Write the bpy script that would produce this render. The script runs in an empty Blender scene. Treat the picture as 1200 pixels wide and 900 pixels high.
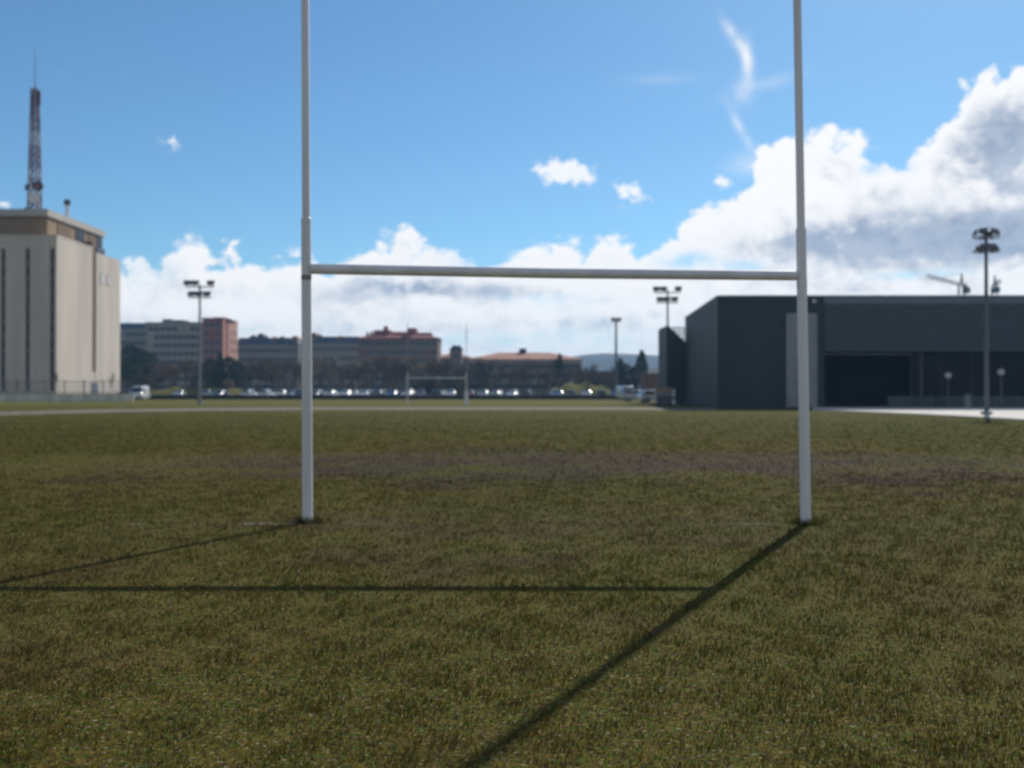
import bpy, bmesh, math, random
import numpy as np
from mathutils import Vector, Matrix

random.seed(7)
rng = np.random.default_rng(7)
R = math.radians
scene = bpy.context.scene
COL = scene.collection

# ------------------------------------------------------------------ camera
F = 1180.0            # focal length in photo pixels (1200 wide)
CAMH = 1.47
HOR = 457.0           # row of the horizon in the photo


def X(px, d):
    return (px - 600.0) / F * d


def Z(py, d):
    return CAMH + (HOR - py) / F * d


def D(py):            # distance of a ground point seen at row py
    return F * CAMH / (py - HOR)


cam_d = bpy.data.cameras.new('camera')
cam_d.sensor_width = 36.0
cam_d.lens = 36.0 * F / 1200.0
cam_d.dof.use_dof = True             # focused on the near turf: the distance is soft
cam_d.dof.focus_distance = 4.8
cam_d.dof.aperture_fstop = 1.9
cam_d.clip_start = 0.05
cam_d.clip_end = 40000
cam = bpy.data.objects.new('camera', cam_d)
COL.objects.link(cam)
cam.location = (0, 0, CAMH)
cam.rotation_euler = (R(90) + math.atan((HOR - 450.0) / F), 0, 0)
scene.camera = cam

# ------------------------------------------------------------------ node helper


class NT:
    def __init__(self, tree):
        self.t = tree
        self.n = tree.nodes
        self.l = tree.links

    def new(self, typ, **kw):
        n = self.n.new(typ)
        for k, v in kw.items():
            setattr(n, k, v)
        return n

    def put(self, sock, v):
        if hasattr(v, 'is_output') or isinstance(v, bpy.types.NodeSocket):
            self.l.new(v, sock)
        elif isinstance(v, (tuple, list)) and sock.type == 'RGBA' and len(v) == 3:
            sock.default_value = (*v, 1)
        else:
            sock.default_value = v

    def m(self, op, a, b=0.0, c=None, clamp=False):
        n = self.new('ShaderNodeMath', operation=op, use_clamp=clamp)
        self.put(n.inputs[0], a)
        self.put(n.inputs[1], b)
        if c is not None:
            self.put(n.inputs[2], c)
        return n.outputs[0]

    def vm(self, op, a, b=None, scale=None):
        n = self.new('ShaderNodeVectorMath', operation=op)
        self.put(n.inputs[0], a)
        if b is not None:
            self.put(n.inputs[1], b)
        if scale is not None:
            self.put(n.inputs['Scale'], scale)
        return n.outputs[0]

    def smooth(self, v, lo, hi, a=0.0, b=1.0):
        n = self.new('ShaderNodeMapRange', interpolation_type='SMOOTHSTEP')
        self.put(n.inputs[0], v)
        for i, q in enumerate((lo, hi, a, b)):
            self.put(n.inputs[1 + i], q)
        return n.outputs[0]

    def mix(self, f, a, b, blend='MIX'):
        n = self.new('ShaderNodeMix', data_type='RGBA', blend_type=blend)
        self.put(n.inputs[0], f)
        self.put(n.inputs[6], a)
        self.put(n.inputs[7], b)
        return n.outputs[2]

    def noise(self, vec, scale, detail=4.0, rough=0.55, dist=0.0):
        n = self.new('ShaderNodeTexNoise')
        self.put(n.inputs['Vector'], vec)
        n.inputs['Scale'].default_value = scale
        n.inputs['Detail'].default_value = detail
        n.inputs['Roughness'].default_value = rough
        n.inputs['Distortion'].default_value = dist
        return n.outputs['Fac']

    def voro(self, vec, scale, detail=0.0, rough=0.5, smooth=0.6):
        n = self.new('ShaderNodeTexVoronoi', feature='SMOOTH_F1')
        self.put(n.inputs['Vector'], vec)
        n.inputs['Scale'].default_value = scale
        n.inputs['Detail'].default_value = detail
        n.inputs['Roughness'].default_value = rough
        n.inputs['Smoothness'].default_value = smooth
        return n.outputs['Distance']


# ------------------------------------------------------------------ sun
SUN_AZ = R(24.9)
SUN_EL = R(34.3)
sun_dir = Vector((math.sin(SUN_AZ) * math.cos(SUN_EL), math.cos(SUN_AZ) * math.cos(SUN_EL), math.sin(SUN_EL)))
sd = bpy.data.lights.new('sun', 'SUN')
sd.energy = 4.7
sd.angle = R(0.5)
sd.color = (1.0, 0.94, 0.85)
so = bpy.data.objects.new('sun', sd)
COL.objects.link(so)
so.rotation_euler = sun_dir.to_track_quat('Z', 'Y').to_euler()
so.location = (20, -5, 40)

# ------------------------------------------------------------------ world: sky and clouds
SKY_STRENGTH = 0.092
SKY_TINT = (0.62, 0.94, 1.12)
w = bpy.data.worlds.new('World')
scene.world = w
w.use_nodes = True
w.cycles.sampling_method = 'MANUAL'
w.cycles.sample_map_resolution = 512
T = NT(w.node_tree)
T.n.clear()
wout = T.new('ShaderNodeOutputWorld')
bg = T.new('ShaderNodeBackground')
bg.inputs['Strength'].default_value = SKY_STRENGTH
T.l.new(bg.outputs[0], wout.inputs[0])
sky = T.new('ShaderNodeTexSky', sky_type='NISHITA')
sky.sun_disc = False
sky.sun_elevation = SUN_EL
sky.sun_rotation = SUN_AZ
sky.altitude = 500
sky.air_density = 1.0
sky.dust_density = 0.3
sky.ozone_density = 1.6


def azel(px, py):
    u = (px - 600.0) / F
    v = (HOR - py) / F
    az = math.atan(u)
    return az, math.atan(v * math.cos(az))


tc = T.new('ShaderNodeTexCoord')
dirv = tc.outputs['Generated']
sep = T.new('ShaderNodeSeparateXYZ')
T.l.new(dirv, sep.inputs[0])
AZ = T.m('ARCTAN2', sep.outputs[0], sep.outputs[1])
EL = T.m('ARCSINE', sep.outputs[2])

AZS = 0.62
ELS = 0.40


def azcurve(pts):
    """height of a cloud line (radians) as a function of the compass direction"""
    n = T.new('ShaderNodeFloatCurve')
    c = n.mapping.curves[0]
    q = [((azel(px, py)[0] + AZS) / (2 * AZS), azel(px, py)[1] / ELS) for px, py in pts]
    c.points[0].location = q[0]
    c.points[1].location = q[-1]
    for p in q[1:-1]:
        c.points.new(*p)
    for p in c.points:
        p.handle_type = 'AUTO_CLAMPED'
    n.mapping.update()
    T.l.new(T.m('MULTIPLY_ADD', AZ, 1 / (2 * AZS), 0.5, clamp=True), n.inputs['Value'])
    n.inputs['Factor'].default_value = 1.0
    return T.m('MULTIPLY', n.outputs[0], ELS)


def blob(px, py, sx, sy, k=1.0, rot=0.0):
    """soft elliptical mass in compass direction / elevation"""
    a, e = azel(px, py)
    ax = T.m('MULTIPLY_ADD', AZ, F / sx, -a * F / sx)
    ey = T.m('MULTIPLY_ADD', EL, F / sy, -e * F / sy)
    if rot:
        a2 = T.m('MULTIPLY_ADD', AZ, 1.0, -a)
        e2 = T.m('MULTIPLY_ADD', EL, 1.0, -e)
        c, s = math.cos(rot), math.sin(rot)
        ax = T.m('MULTIPLY', T.m('ADD', T.m('MULTIPLY', a2, c), T.m('MULTIPLY', e2, s)), F / sx)
        ey = T.m('MULTIPLY', T.m('ADD', T.m('MULTIPLY', a2, -s), T.m('MULTIPLY', e2, c)), F / sy)
    r2 = T.m('ADD', T.m('MULTIPLY', ax, ax), T.m('MULTIPLY', ey, ey))
    g = T.m('EXPONENT', T.m('MULTIPLY', r2, -1.0))
    return T.m('MULTIPLY', g, k) if k != 1.0 else g


def add(*v):
    s = v[0]
    for q in v[1:]:
        s = T.m('ADD', s, q)
    return s


def puff(vec):
    a = T.voro(vec, 17.0, 3.0, 0.55, 0.35)
    b = T.noise(vec, 30.0, 7.0, 0.6)
    # rounded heaps (inverted cells) plus finer roughness
    return T.m('ADD', T.m('MULTIPLY', a, -1.0), T.m('MULTIPLY', b, 1.1))


AE = T.new('ShaderNodeCombineXYZ')
T.l.new(AZ, AE.inputs[0])
T.l.new(T.m('MULTIPLY', EL, 1.25), AE.inputs[1])
AE = AE.outputs[0]


def n2(vec, scale, detail=4.0, rough=0.55):
    n = T.new('ShaderNodeTexNoise', noise_dimensions='2D')
    T.put(n.inputs['Vector'], vec)
    n.inputs['Scale'].default_value = scale
    n.inputs['Detail'].default_value = detail
    n.inputs['Roughness'].default_value = rough
    return n


def puff(vec):
    v = T.new('ShaderNodeTexVoronoi', feature='SMOOTH_F1', voronoi_dimensions='2D')
    T.put(v.inputs['Vector'], vec)
    v.inputs['Scale'].default_value = 24.0
    v.inputs['Detail'].default_value = 2.0
    v.inputs['Roughness'].default_value = 0.55
    v.inputs['Lacunarity'].default_value = 2.3
    v.inputs['Smoothness'].default_value = 0.25
    b = n2(vec, 40.0, 6.0, 0.58).outputs['Fac']
    # rounded heaps (inverted cells) plus finer roughness
    return T.m('ADD', T.m('MULTIPLY', v.outputs['Distance'], -1.0), T.m('MULTIPLY', b, 0.65))


warp = n2(AE, 14.0, 4.0, 0.6)
wv = T.vm('SCALE', T.vm('SUBTRACT', warp.outputs['Color'], (0.5, 0.5, 0.5)), scale=0.03)
P0 = T.vm('ADD', AE, wv)
P1 = T.vm('ADD', P0, (0.006, 0.011, 0.0))
p0 = puff(P0)
p1 = puff(P1)
fine = n2(AE, 90.0, 5.0, 0.62).outputs['Fac']
low = n2(AE, 10.0, 4.0, 0.55).outputs['Fac']
mid = n2(AE, 45.0, 5.0, 0.6).outputs['Fac']

ENV = [(-80, 300), (-20, 285), (20, 270), (70, 296), (100, 300), (135, 294), (160, 297), (185, 291), (205, 276), (232, 264), (258, 278), (300, 290), (330, 294),
       (355, 292), (400, 284), (440, 268), (482, 260), (520, 268), (550, 284), (580, 283), (612, 284), (640, 272), (672, 270), (702, 268),
       (730, 266), (760, 279), (786, 272), (812, 238), (850, 218), (878, 186), (890, 160), (925, 142), (962, 136), (1000, 146), (1040, 160),
       (1078, 160), (1096, 138), (1118, 104), (1150, 76), (1195, 60), (1260, 50), (1400, 80)]
env = azcurve(ENV)
depth_in = T.m('SUBTRACT', env, EL)                       # > 0 below the cloud tops
disp = T.m('ADD', T.m('MULTIPLY_ADD', p0, 0.032, 0.0040), T.m('MULTIPLY_ADD', fine, 0.005, -0.0025))
dens = T.m('ADD', depth_in, disp)
cov_main = T.smooth(dens, -0.002, 0.013)
# breaks in the bank where blue shows through
gaps = add(blob(560, 306, 26, 8, 0.6), blob(805, 305, 28, 9, 0.7), blob(690, 398, 110, 16, 0.35), blob(1022, 197, 12, 7, 0.45), blob(1062, 196, 12, 6, 0.35),
           blob(180, 318, 22, 16, 0.30), blob(250, 384, 150, 7, 0.18), blob(545, 400, 90, 8, 0.5), blob(870, 312, 22, 7, 0.55), blob(1080, 322, 45, 5, 0.5),
           blob(640, 352, 60, 8, 0.25))
gapn = T.m('MULTIPLY', gaps, T.smooth(mid, 0.30, 0.62, 0.35, 1.35))
cov_main = T.m('MULTIPLY', cov_main, T.m('SUBTRACT', 1.0, gapn, clamp=True))
# separate small clouds
wisps = add(blob(662, 202, 36, 16, 1.2), blob(640, 196, 20, 12, .5), blob(738, 226, 21, 17, 1.1), blob(845, 211, 14, 11, .95), blob(203, 167, 15, 10, .85), blob(2, 240, 10, 7, .9),
            blob(695, 210, 18, 8, 0.5))
cov_w = T.m('MULTIPLY', T.smooth(T.m('ADD', wisps, T.m('MULTIPLY_ADD', n2(AE, 75.0, 5.0, 0.65).outputs['Fac'], 2.2, -1.25)), 0.30, 1.0), 0.93)
trails = add(blob(863, 45, 22, 5.5, .62, R(-55)), blob(876, 72, 20, 6, .55, R(-86)), blob(869, 152, 24, 4.5, .45, R(-61)),
             blob(900, 98, 45, 7, .16, R(12)), blob(870, 106, 16, 12, .22, R(80)), blob(880, 192, 26, 12, .3), blob(775, 92, 40, 6, .10))
cov_t = T.m('MULTIPLY', trails, T.smooth(mid, 0.25, 0.65, 0.45, 1.25))
cov = T.m('MAXIMUM', T.m('MAXIMUM', cov_main, cov_w), T.m('MINIMUM', cov_t, 1.0))

# thickness of the cloud: thick parts are grey-blue since the sun is behind them
grey = add(blob(490, 284, 46, 20, .62), blob(520, 302, 60, 10, .30), blob(480, 337, 110, 13, .85), blob(600, 343, 60, 9, .48), blob(700, 299, 60, 11, .36),
           blob(1000, 284, 80, 24, .82), blob(1120, 280, 110, 28, 1.05), blob(1210, 268, 60, 30, .5), blob(1180, 158, 50, 48, 1.05), blob(1120, 193, 30, 18, .35),
           blob(985, 190, 24, 20, .62), blob(1040, 224, 22, 13, .45), blob(180, 320, 38, 24, .50), blob(330, 385, 190, 10, .30),
           blob(250, 340, 50, 8, .28), blob(380, 352, 40, 10, .3), blob(900, 290, 34, 16, .28), blob(1000, 338, 40, 8, .22), blob(700, 378, 120, 12, .20), blob(-30, 320, 60, 60, .3))
relief = T.m('SUBTRACT', p1, p0)
nz = T.m('ADD', T.m('MULTIPLY_ADD', mid, 1.3, -0.65), T.m('ADD', T.m('MULTIPLY_ADD', p0, -0.7, 0.0), T.m('MULTIPLY_ADD', fine, 0.6, -0.3)))
thick = T.m('MULTIPLY', grey, T.m('ADD', 0.95, T.m('MULTIPLY', nz, 0.85)))
thick = T.m('ADD', thick, T.m('ADD', T.m('MULTIPLY_ADD', low, 1.1, -0.52), T.m('ADD', T.m('MULTIPLY', relief, 0.38), T.m('MULTIPLY', nz, 0.15))))
rim = T.smooth(dens, 0.004, 0.045)
thick = T.m('MULTIPLY', T.m('MAXIMUM', thick, 0.0), rim)
thick = T.smooth(thick, -0.03, 1.42)
CW = 1.02 / SKY_STRENGTH
dark = T.mix(T.smooth(T.m('ADD', T.m('MULTIPLY', low, .6), T.m('MULTIPLY', mid, .6)), 0.42, 0.80), (0.28 * CW, 0.36 * CW, 0.50 * CW), (0.46 * CW, 0.54 * CW, 0.67 * CW))
ccol = T.mix(thick, (1.0 * CW, 1.0 * CW, 1.01 * CW), dark)
hazef = T.smooth(EL, 0.0, 0.10, 0.75, 0.0)
skyb = T.mix(1.0, sky.outputs[0], SKY_TINT, 'MULTIPLY')
skyc = T.mix(hazef, skyb, (0.66 * CW, 0.78 * CW, 0.92 * CW))
# behind the camera: unseen grey-white cumulus reaching high up, added for neutral fill light
cov = T.m('MULTIPLY', cov, T.smooth(T.m('ABSOLUTE', AZ), 0.75, 1.5, 1.0, 0.0))
final = T.mix(cov, skyc, ccol)
cov_b = T.m('MULTIPLY', T.smooth(n2(AE, 2.2, 4.0, 0.55).outputs['Fac'], 0.36, 0.50), T.m('MULTIPLY', T.smooth(T.m('ABSOLUTE', AZ), 0.9, 1.5), T.smooth(EL, 1.15, 0.8)))
final = T.mix(cov_b, final, (0.40 * CW, 0.42 * CW, 0.46 * CW))
# below the horizon the sky is never seen; keep it dull
final = T.mix(T.smooth(EL, -0.02, -0.004), (0.8, 0.8, 0.7), final)
T.l.new(final, bg.inputs['Color'])

# ------------------------------------------------------------------ materials


def mat(name, col, rough=0.85, var=0.12, scale=0.6, metal=0.0, spec=0.3, col2=None, bump=0.0, bscale=20.0, streak=False):
    m = bpy.data.materials.new(name)
    m.use_nodes = True
    t = NT(m.node_tree)
    b = t.n['Principled BSDF']
    b.inputs['Roughness'].default_value = rough
    b.inputs['Metallic'].default_value = metal
    b.inputs['Specular IOR Level'].default_value = spec
    c = t.new('ShaderNodeTexCoord').outputs['Object']
    if streak:
        mp = t.new('ShaderNodeMapping')
        mp.inputs['Scale'].default_value = (1, 1, 0.12)
        t.l.new(c, mp.inputs[0])
        c = mp.outputs[0]
    n = t.noise(c, scale, 5.0, 0.6)
    hi = tuple(min(1, q * (1 + var)) for q in col)
    lo = col2 if col2 else tuple(q * (1 - var) for q in col)
    t.l.new(t.mix(t.smooth(n, 0.32, 0.68), lo, hi), b.inputs['Base Color'])
    if bump:
        bn = t.new('ShaderNodeBump')
        bn.inputs['Strength'].default_value = bump
        bn.inputs['Distance'].default_value = 0.02
        t.l.new(t.noise(c, bscale, 4.0), bn.inputs['Height'])
        t.l.new(bn.outputs[0], b.inputs['Normal'])
    return m


M = {}
M['white_paint'] = mat('white_paint', (0.80, 0.80, 0.83), 0.5, 0.04, 3.0, spec=0.35, col2=(0.70, 0.70, 0.72), streak=True)
wp = M['white_paint']
t = NT(wp.node_tree)
pb = t.n['Principled BSDF']
src = pb.inputs['Base Color'].links[0].from_socket
oc = t.new('ShaderNodeTexCoord').outputs['Object']
chip = t.smooth(t.noise(oc, 9.0, 6.0, 0.7), 0.66, 0.72, 0.0, 0.75)
t.l.new(t.mix(chip, src, (0.20, 0.16, 0.13)), pb.inputs['Base Color'])
M['rust'] = mat('rusty_bolt', (0.26, 0.24, 0.21), 0.8, 0.3, 20.0)
M['galv'] = mat('galvanised_steel', (0.26, 0.28, 0.31), 0.55, 0.1, 2.0, metal=0.3)
M['darkgalv'] = mat('dark_painted_steel', (0.12, 0.135, 0.155), 0.6, 0.1, 2.0)
M['lampbox'] = mat('lamp_housing', (0.075, 0.077, 0.092), 0.5, 0.1, 2.0)
M['lampglass'] = mat('lamp_glass', (0.14, 0.14, 0.15), 0.15, 0.05, 2.0, spec=0.5)
M['concrete'] = mat('ribbed_concrete', (0.60, 0.53, 0.45), 0.9, 0.10, 0.25, streak=True)
M['concrete_light'] = mat('pale_concrete', (0.48, 0.45, 0.40), 0.9, 0.08, 0.4)
M['ochre'] = mat('ochre_cladding', (0.27, 0.18, 0.095), 0.8, 0.1, 0.5)
M['brown_strip'] = mat('brown_cladding', (0.16, 0.10, 0.065), 0.8, 0.1, 0.5)
M['glass'] = mat('dark_window_glass', (0.025, 0.028, 0.032), 0.12, 0.2, 1.0, spec=0.4)
M['hall_glass'] = mat('tinted_hall_glass', (0.012, 0.013, 0.013), 0.08, 0.2, 0.3, spec=0.12)
M['winframe'] = mat('window_frame_paint', (0.38, 0.37, 0.35), 0.7, 0.1, 1.0)
M['red_paint'] = mat('mast_red', (0.17, 0.07, 0.08), 0.6, 0.1, 1.0)
M['mast_white'] = mat('mast_white', (0.72, 0.72, 0.74), 0.6, 0.08, 1.0)
M['mast_pale'] = mat('mast_pale_band', (0.36, 0.36, 0.40), 0.6, 0.08, 1.0)
M['cream_wall'] = mat('cream_wall_paint', (0.76, 0.73, 0.63), 0.85, 0.08, 0.8, col2=(0.52, 0.49, 0.40), streak=True)
M['windscreen'] = mat('windscreen_glass', (0.03, 0.035, 0.04), 0.06, 0.1, 1.0, spec=1.0)
M['hall'] = mat('charcoal_cladding', (0.029, 0.040, 0.051), 0.55, 0.12, 0.5, spec=0.35, streak=True)
M['hall_side'] = mat('skylit_cladding', (0.036, 0.050, 0.057), 0.55, 0.10, 0.5, spec=0.35, streak=True)  # hall cladding made paler: skylight on the side wall put into the colour
M['hall_fascia'] = mat('fascia_cladding', (0.042, 0.058, 0.070), 0.5, 0.10, 0.4, spec=0.4)
M['panel'] = mat('grey_shutter', (0.27, 0.285, 0.29), 0.6, 0.08, 0.8)
M['roof_metal'] = mat('roof_edge_metal', (0.16, 0.18, 0.21), 0.45, 0.08, 0.5, metal=0.3)
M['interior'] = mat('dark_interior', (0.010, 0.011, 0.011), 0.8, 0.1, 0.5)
M['globe'] = mat('white_globe', (0.55, 0.55, 0.54), 0.4, 0.02, 2.0)
M['asphalt'] = mat('asphalt', (0.055, 0.055, 0.058), 0.9, 0.15, 0.8)
M['paving'] = mat('pale_paving', (0.52, 0.49, 0.45), 0.85, 0.07, 0.7)
M['gravel'] = mat('track_gravel', (0.175, 0.15, 0.115), 0.95, 0.15, 0.5)
M['brick'] = mat('brown_brick', (0.20, 0.105, 0.075), 0.9, 0.12, 0.3)
M['brick_red'] = mat('red_brick', (0.26, 0.085, 0.07), 0.9, 0.1, 0.3)
M['brick_sunlit'] = mat('sunlit_brick', (0.50, 0.27, 0.20), 0.9, 0.08, 0.3)  # end wall of the red block: sunlight put into a paler brick colour
M['render_grey'] = mat('grey_render', (0.27, 0.26, 0.25), 0.9, 0.08, 0.2)
M['render_beige'] = mat('beige_render', (0.33, 0.30, 0.26), 0.9, 0.08, 0.2)
M['render_brown'] = mat('brown_render', (0.19, 0.15, 0.125), 0.9, 0.1, 0.2)
M['slate'] = mat('blue_slate', (0.055, 0.075, 0.12), 0.6, 0.15, 0.5)
M['tile_red'] = mat('red_roof_tiles', (0.27, 0.09, 0.075), 0.85, 0.15, 0.6)
M['tile_terra'] = mat('terracotta_tiles', (0.40, 0.19, 0.125), 0.85, 0.12, 0.6)
M['hill'] = mat('wooded_hill', (0.030, 0.036, 0.030), 0.95, 0.3, 0.004)
M['bark'] = mat('bark', (0.10, 0.08, 0.062), 0.95, 0.2, 2.0)
M['twig'] = mat('bare_twigs', (0.17, 0.128, 0.090), 0.95, 0.25, 0.8)
M['needle'] = mat('evergreen_needles', (0.030, 0.045, 0.028), 0.9, 0.35, 0.9)
M['needle2'] = mat('shrub_leaves', (0.045, 0.062, 0.030), 0.9, 0.35, 0.9)
M['hedge'] = mat('dark_hedge', (0.022, 0.026, 0.018), 0.95, 0.3, 1.0)
M['tyre'] = mat('tyre_rubber', (0.02, 0.02, 0.02), 0.85, 0.1, 2.0)
M['rim'] = mat('wheel_rim', (0.4, 0.4, 0.42), 0.4, 0.05, 2.0, metal=0.6)
M['headlight'] = mat('headlight_glass', (0.6, 0.62, 0.65), 0.15, 0.02, 2.0, spec=0.5)
M['yellow'] = mat('crane_grey', (0.08, 0.08, 0.09), 0.7, 0.1, 1.0)
M['crate_tan'] = mat('tan_board', (0.36, 0.27, 0.17), 0.85, 0.1, 1.5)
CARC = {'white': (0.70, 0.71, 0.73), 'silver': (0.42, 0.44, 0.47), 'dark grey': (0.07, 0.075, 0.085), 'blue': (0.05, 0.10, 0.26), 'red': (0.30, 0.04, 0.04), 'black': (0.02, 0.02, 0.022), 'pale green': (0.33, 0.40, 0.36)}
for k, v in CARC.items():
    m = mat('car_paint_' + k.replace(' ', '_'), v, 0.3, 0.03, 0.5, spec=0.5)
    m.node_tree.nodes['Principled BSDF'].inputs['Coat Weight'].default_value = 1.0
    m.node_tree.nodes['Principled BSDF'].inputs['Coat Roughness'].default_value = 0.16
    M['car_' + k] = m

# turf colour shared by the ground sheet and the grass blades


def turf_group():
    g = bpy.data.node_groups.new('turf_colour', 'ShaderNodeTree')
    g.interface.new_socket('Vector', in_out='INPUT', socket_type='NodeSocketVector')
    g.interface.new_socket('Tint', in_out='INPUT', socket_type='NodeSocketFloat')
    g.interface.new_socket('Color', in_out='OUTPUT', socket_type='NodeSocketColor')
    g.interface.new_socket('Height', in_out='OUTPUT', socket_type='NodeSocketFloat')
    t = NT(g)
    gi = t.new('NodeGroupInput')
    go = t.new('NodeGroupOutput')
    v = gi.outputs['Vector']
    tint = gi.outputs['Tint']
    s = t.new('ShaderNodeSeparateXYZ')
    t.l.new(v, s.inputs[0])
    x, y = s.outputs[0], s.outputs[1]
    n0 = t.noise(v, 0.10, 3.0, 0.5)
    n1 = t.noise(v, 0.45, 4.0, 0.6)
    n2 = t.noise(v, 3.2, 4.0, 0.65)
    n3 = t.noise(v, 14.0, 4.0, 0.65)
    n4 = t.noise(v, 60.0, 3.0, 0.7)
    # green against dry straw
    dry = t.m('ADD', t.m('MULTIPLY_ADD', n1, 0.8, -0.4), t.m('ADD', t.m('MULTIPLY_ADD', n2, 1.35, -0.675), t.m('MULTIPLY_ADD', n3, 1.7, -0.85)))
    far = t.smooth(y, 22.0, 38.0)
    dry = t.m('ADD', dry, t.m('MULTIPLY_ADD', far, -0.20, 0.52))
    dry = t.m('ADD', dry, t.m('MULTIPLY_ADD', tint, 0.7, -0.35), clamp=True)
    col = t.mix(dry, (0.044, 0.066, 0.004), (0.138, 0.090, 0.012))
    col = t.mix(t.smooth(n4, 0.42, 0.72, 0.0, 0.60), col, (0.21, 0.165, 0.05))      # bleached stalks
    col = t.mix(t.smooth(tint, 1.05, 1.3), col, (0.40, 0.38, 0.30))
    # dead brown thatch and mossy green bits
    n5 = t.noise(v, 26.0, 3.0, 0.6)
    n6 = t.noise(t.vm('ADD', v, (31.7, 12.3, 0.0)), 21.0, 3.0, 0.6)
    near = t.smooth(y, 30.0, 6.0, 0.25, 1.0)
    col = t.mix(t.m('MULTIPLY', near, t.smooth(n5, 0.47, 0.60, 0.0, 0.85)), col, (0.062, 0.040, 0.022))
    col = t.mix(t.m('MULTIPLY', near, t.smooth(n6, 0.52, 0.63, 0.0, 0.80)), col, (0.050, 0.094, 0.014))
    col = t.mix(t.m('MULTIPLY', near, t.smooth(t.noise(v, 38.0, 2.0, 0.5), 0.60, 0.68, 0.0, 0.85)), col, (0.30, 0.27, 0.16))
    col = t.mix(t.smooth(n1, 0.50, 0.66, 0.0, 0.42), col, (0.092, 0.062, 0.028))
    # trampled, muddy ground in front of the posts

    def ell(cx, cy, a, b):
        ex = t.m('MULTIPLY_ADD', x, 1 / a, -cx / a)
        ey = t.m('MULTIPLY_ADD', t.m('ADD', y, wob), 1 / b, -cy / b)
        return t.m('ADD', t.m('MULTIPLY', ex, ex), t.m('MULTIPLY', ey, ey))
    wob = t.m('ADD', t.m('MULTIPLY_ADD', t.noise(v, 0.22, 3.0, 0.6), 11.0, -5.5), t.m('MULTIPLY_ADD', n1, 3.6, -1.8))
    e1 = ell(2.0, 20.2, 9.0, 4.4)
    e2 = ell(0.0, 10.6, 4.2, 2.0)
    e3 = ell(0.6, 19.6, 5.5, 2.3)
    mud = t.m('ADD', t.smooth(e1, 1.9, 0.0, 0.0, 0.78), t.m('ADD', t.smooth(e2, 1.6, 0.0, 0.0, 0.34), t.smooth(e3, 1.3, 0.1, 0.0, 0.55)))
    mud = t.m('MULTIPLY', mud, t.smooth(t.m('ADD', t.m('MULTIPLY', n2, .6), t.m('MULTIPLY', n1, .6)), 0.47, 0.66, 0.05, 1.6), clamp=True)
    mudc = t.mix(t.smooth(n3, 0.35, 0.7), (0.036, 0.026, 0.017), (0.112, 0.080, 0.050))
    col = t.mix(mud, col, mudc)
    # worn remains of the whitewashed goal line
    ln = t.m('MULTIPLY', t.smooth(t.m('ABSOLUTE', t.m('SUBTRACT', y, 11.08)), 0.09, 0.03), t.smooth(t.noise(v, 1.6, 5.0, 0.7), 0.5, 0.72))
    ln = t.m('MULTIPLY', ln, t.smooth(t.m('ABSOLUTE', x), 1.2, 3.4, 0.25, 1.0))
    col = t.mix(t.m('MULTIPLY', ln, 0.55), col, (0.55, 0.53, 0.47))
    col = t.mix(t.smooth(n0, 0.4, 0.65, 0.0, 0.28), col, (0.052, 0.066, 0.006))
    col = t.mix(t.smooth(y, 85.0, 105.0, 0.0, 0.55), col, (0.135, 0.125, 0.028))
    t.l.new(col, go.inputs['Color'])
    t.l.new(t.m('ADD', t.m('MULTIPLY', n3, 0.5), t.m('ADD', t.m('MULTIPLY', n2, 0.7), t.m('MULTIPLY', n4, 0.3))), go.inputs['Height'])
    return g


TG = turf_group()


def ground_mat():
    m = bpy.data.materials.new('turf')
    m.use_nodes = True
    t = NT(m.node_tree)
    b = t.n['Principled BSDF']
    b.inputs['Roughness'].default_value = 1.0
    b.inputs['Specular IOR Level'].default_value = 0.05
    c = t.new('ShaderNodeTexCoord').outputs['Object']
    g = t.new('ShaderNodeGroup')
    g.node_tree = TG
    t.l.new(c, g.inputs['Vector'])
    g.inputs['Tint'].default_value = 0.5
    t.l.new(g.outputs['Color'], b.inputs['Base Color'])
    bn = t.new('ShaderNodeBump')
    bn.inputs['Strength'].default_value = 0.8
    bn.inputs['Distance'].default_value = 0.05
    t.l.new(g.outputs['Height'], bn.inputs['Height'])
    t.l.new(bn.outputs[0], b.inputs['Normal'])
    return m


def blade_mat():
    m = bpy.data.materials.new('grass_blade')
    m.use_nodes = True
    t = NT(m.node_tree)
    t.n.clear()
    out = t.new('ShaderNodeOutputMaterial')
    c = t.new('ShaderNodeTexCoord').outputs['Object']
    at = t.new('ShaderNodeAttribute', attribute_name='tint')
    g = t.new('ShaderNodeGroup')
    g.node_tree = TG
    t.l.new(c, g.inputs['Vector'])
    t.l.new(at.outputs['Fac'], g.inputs['Tint'])
    df = t.new('ShaderNodeBsdfDiffuse')
    tr = t.new('ShaderNodeBsdfTranslucent')
    gl = t.new('ShaderNodeBsdfGlossy')
    gl.inputs['Roughness'].default_value = 0.45
    gl.inputs['Color'].default_value = (0.5, 0.5, 0.5, 1)
    t.l.new(g.outputs['Color'], df.inputs[0])
    t.l.new(g.outputs['Color'], tr.inputs[0])
    mx = t.new('ShaderNodeMixShader')
    mx.inputs[0].default_value = 0.25
    t.l.new(df.outputs[0], mx.inputs[1])
    t.l.new(tr.outputs[0], mx.inputs[2])
    m2 = t.new('ShaderNodeMixShader')
    m2.inputs[0].default_value = 0.008
    t.l.new(mx.outputs[0], m2.inputs[1])
    t.l.new(gl.outputs[0], m2.inputs[2])
    t.l.new(m2.outputs[0], out.inputs[0])
    return m


M['turf'] = ground_mat()
M['blade'] = blade_mat()

# ------------------------------------------------------------------ mesh helper


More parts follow.
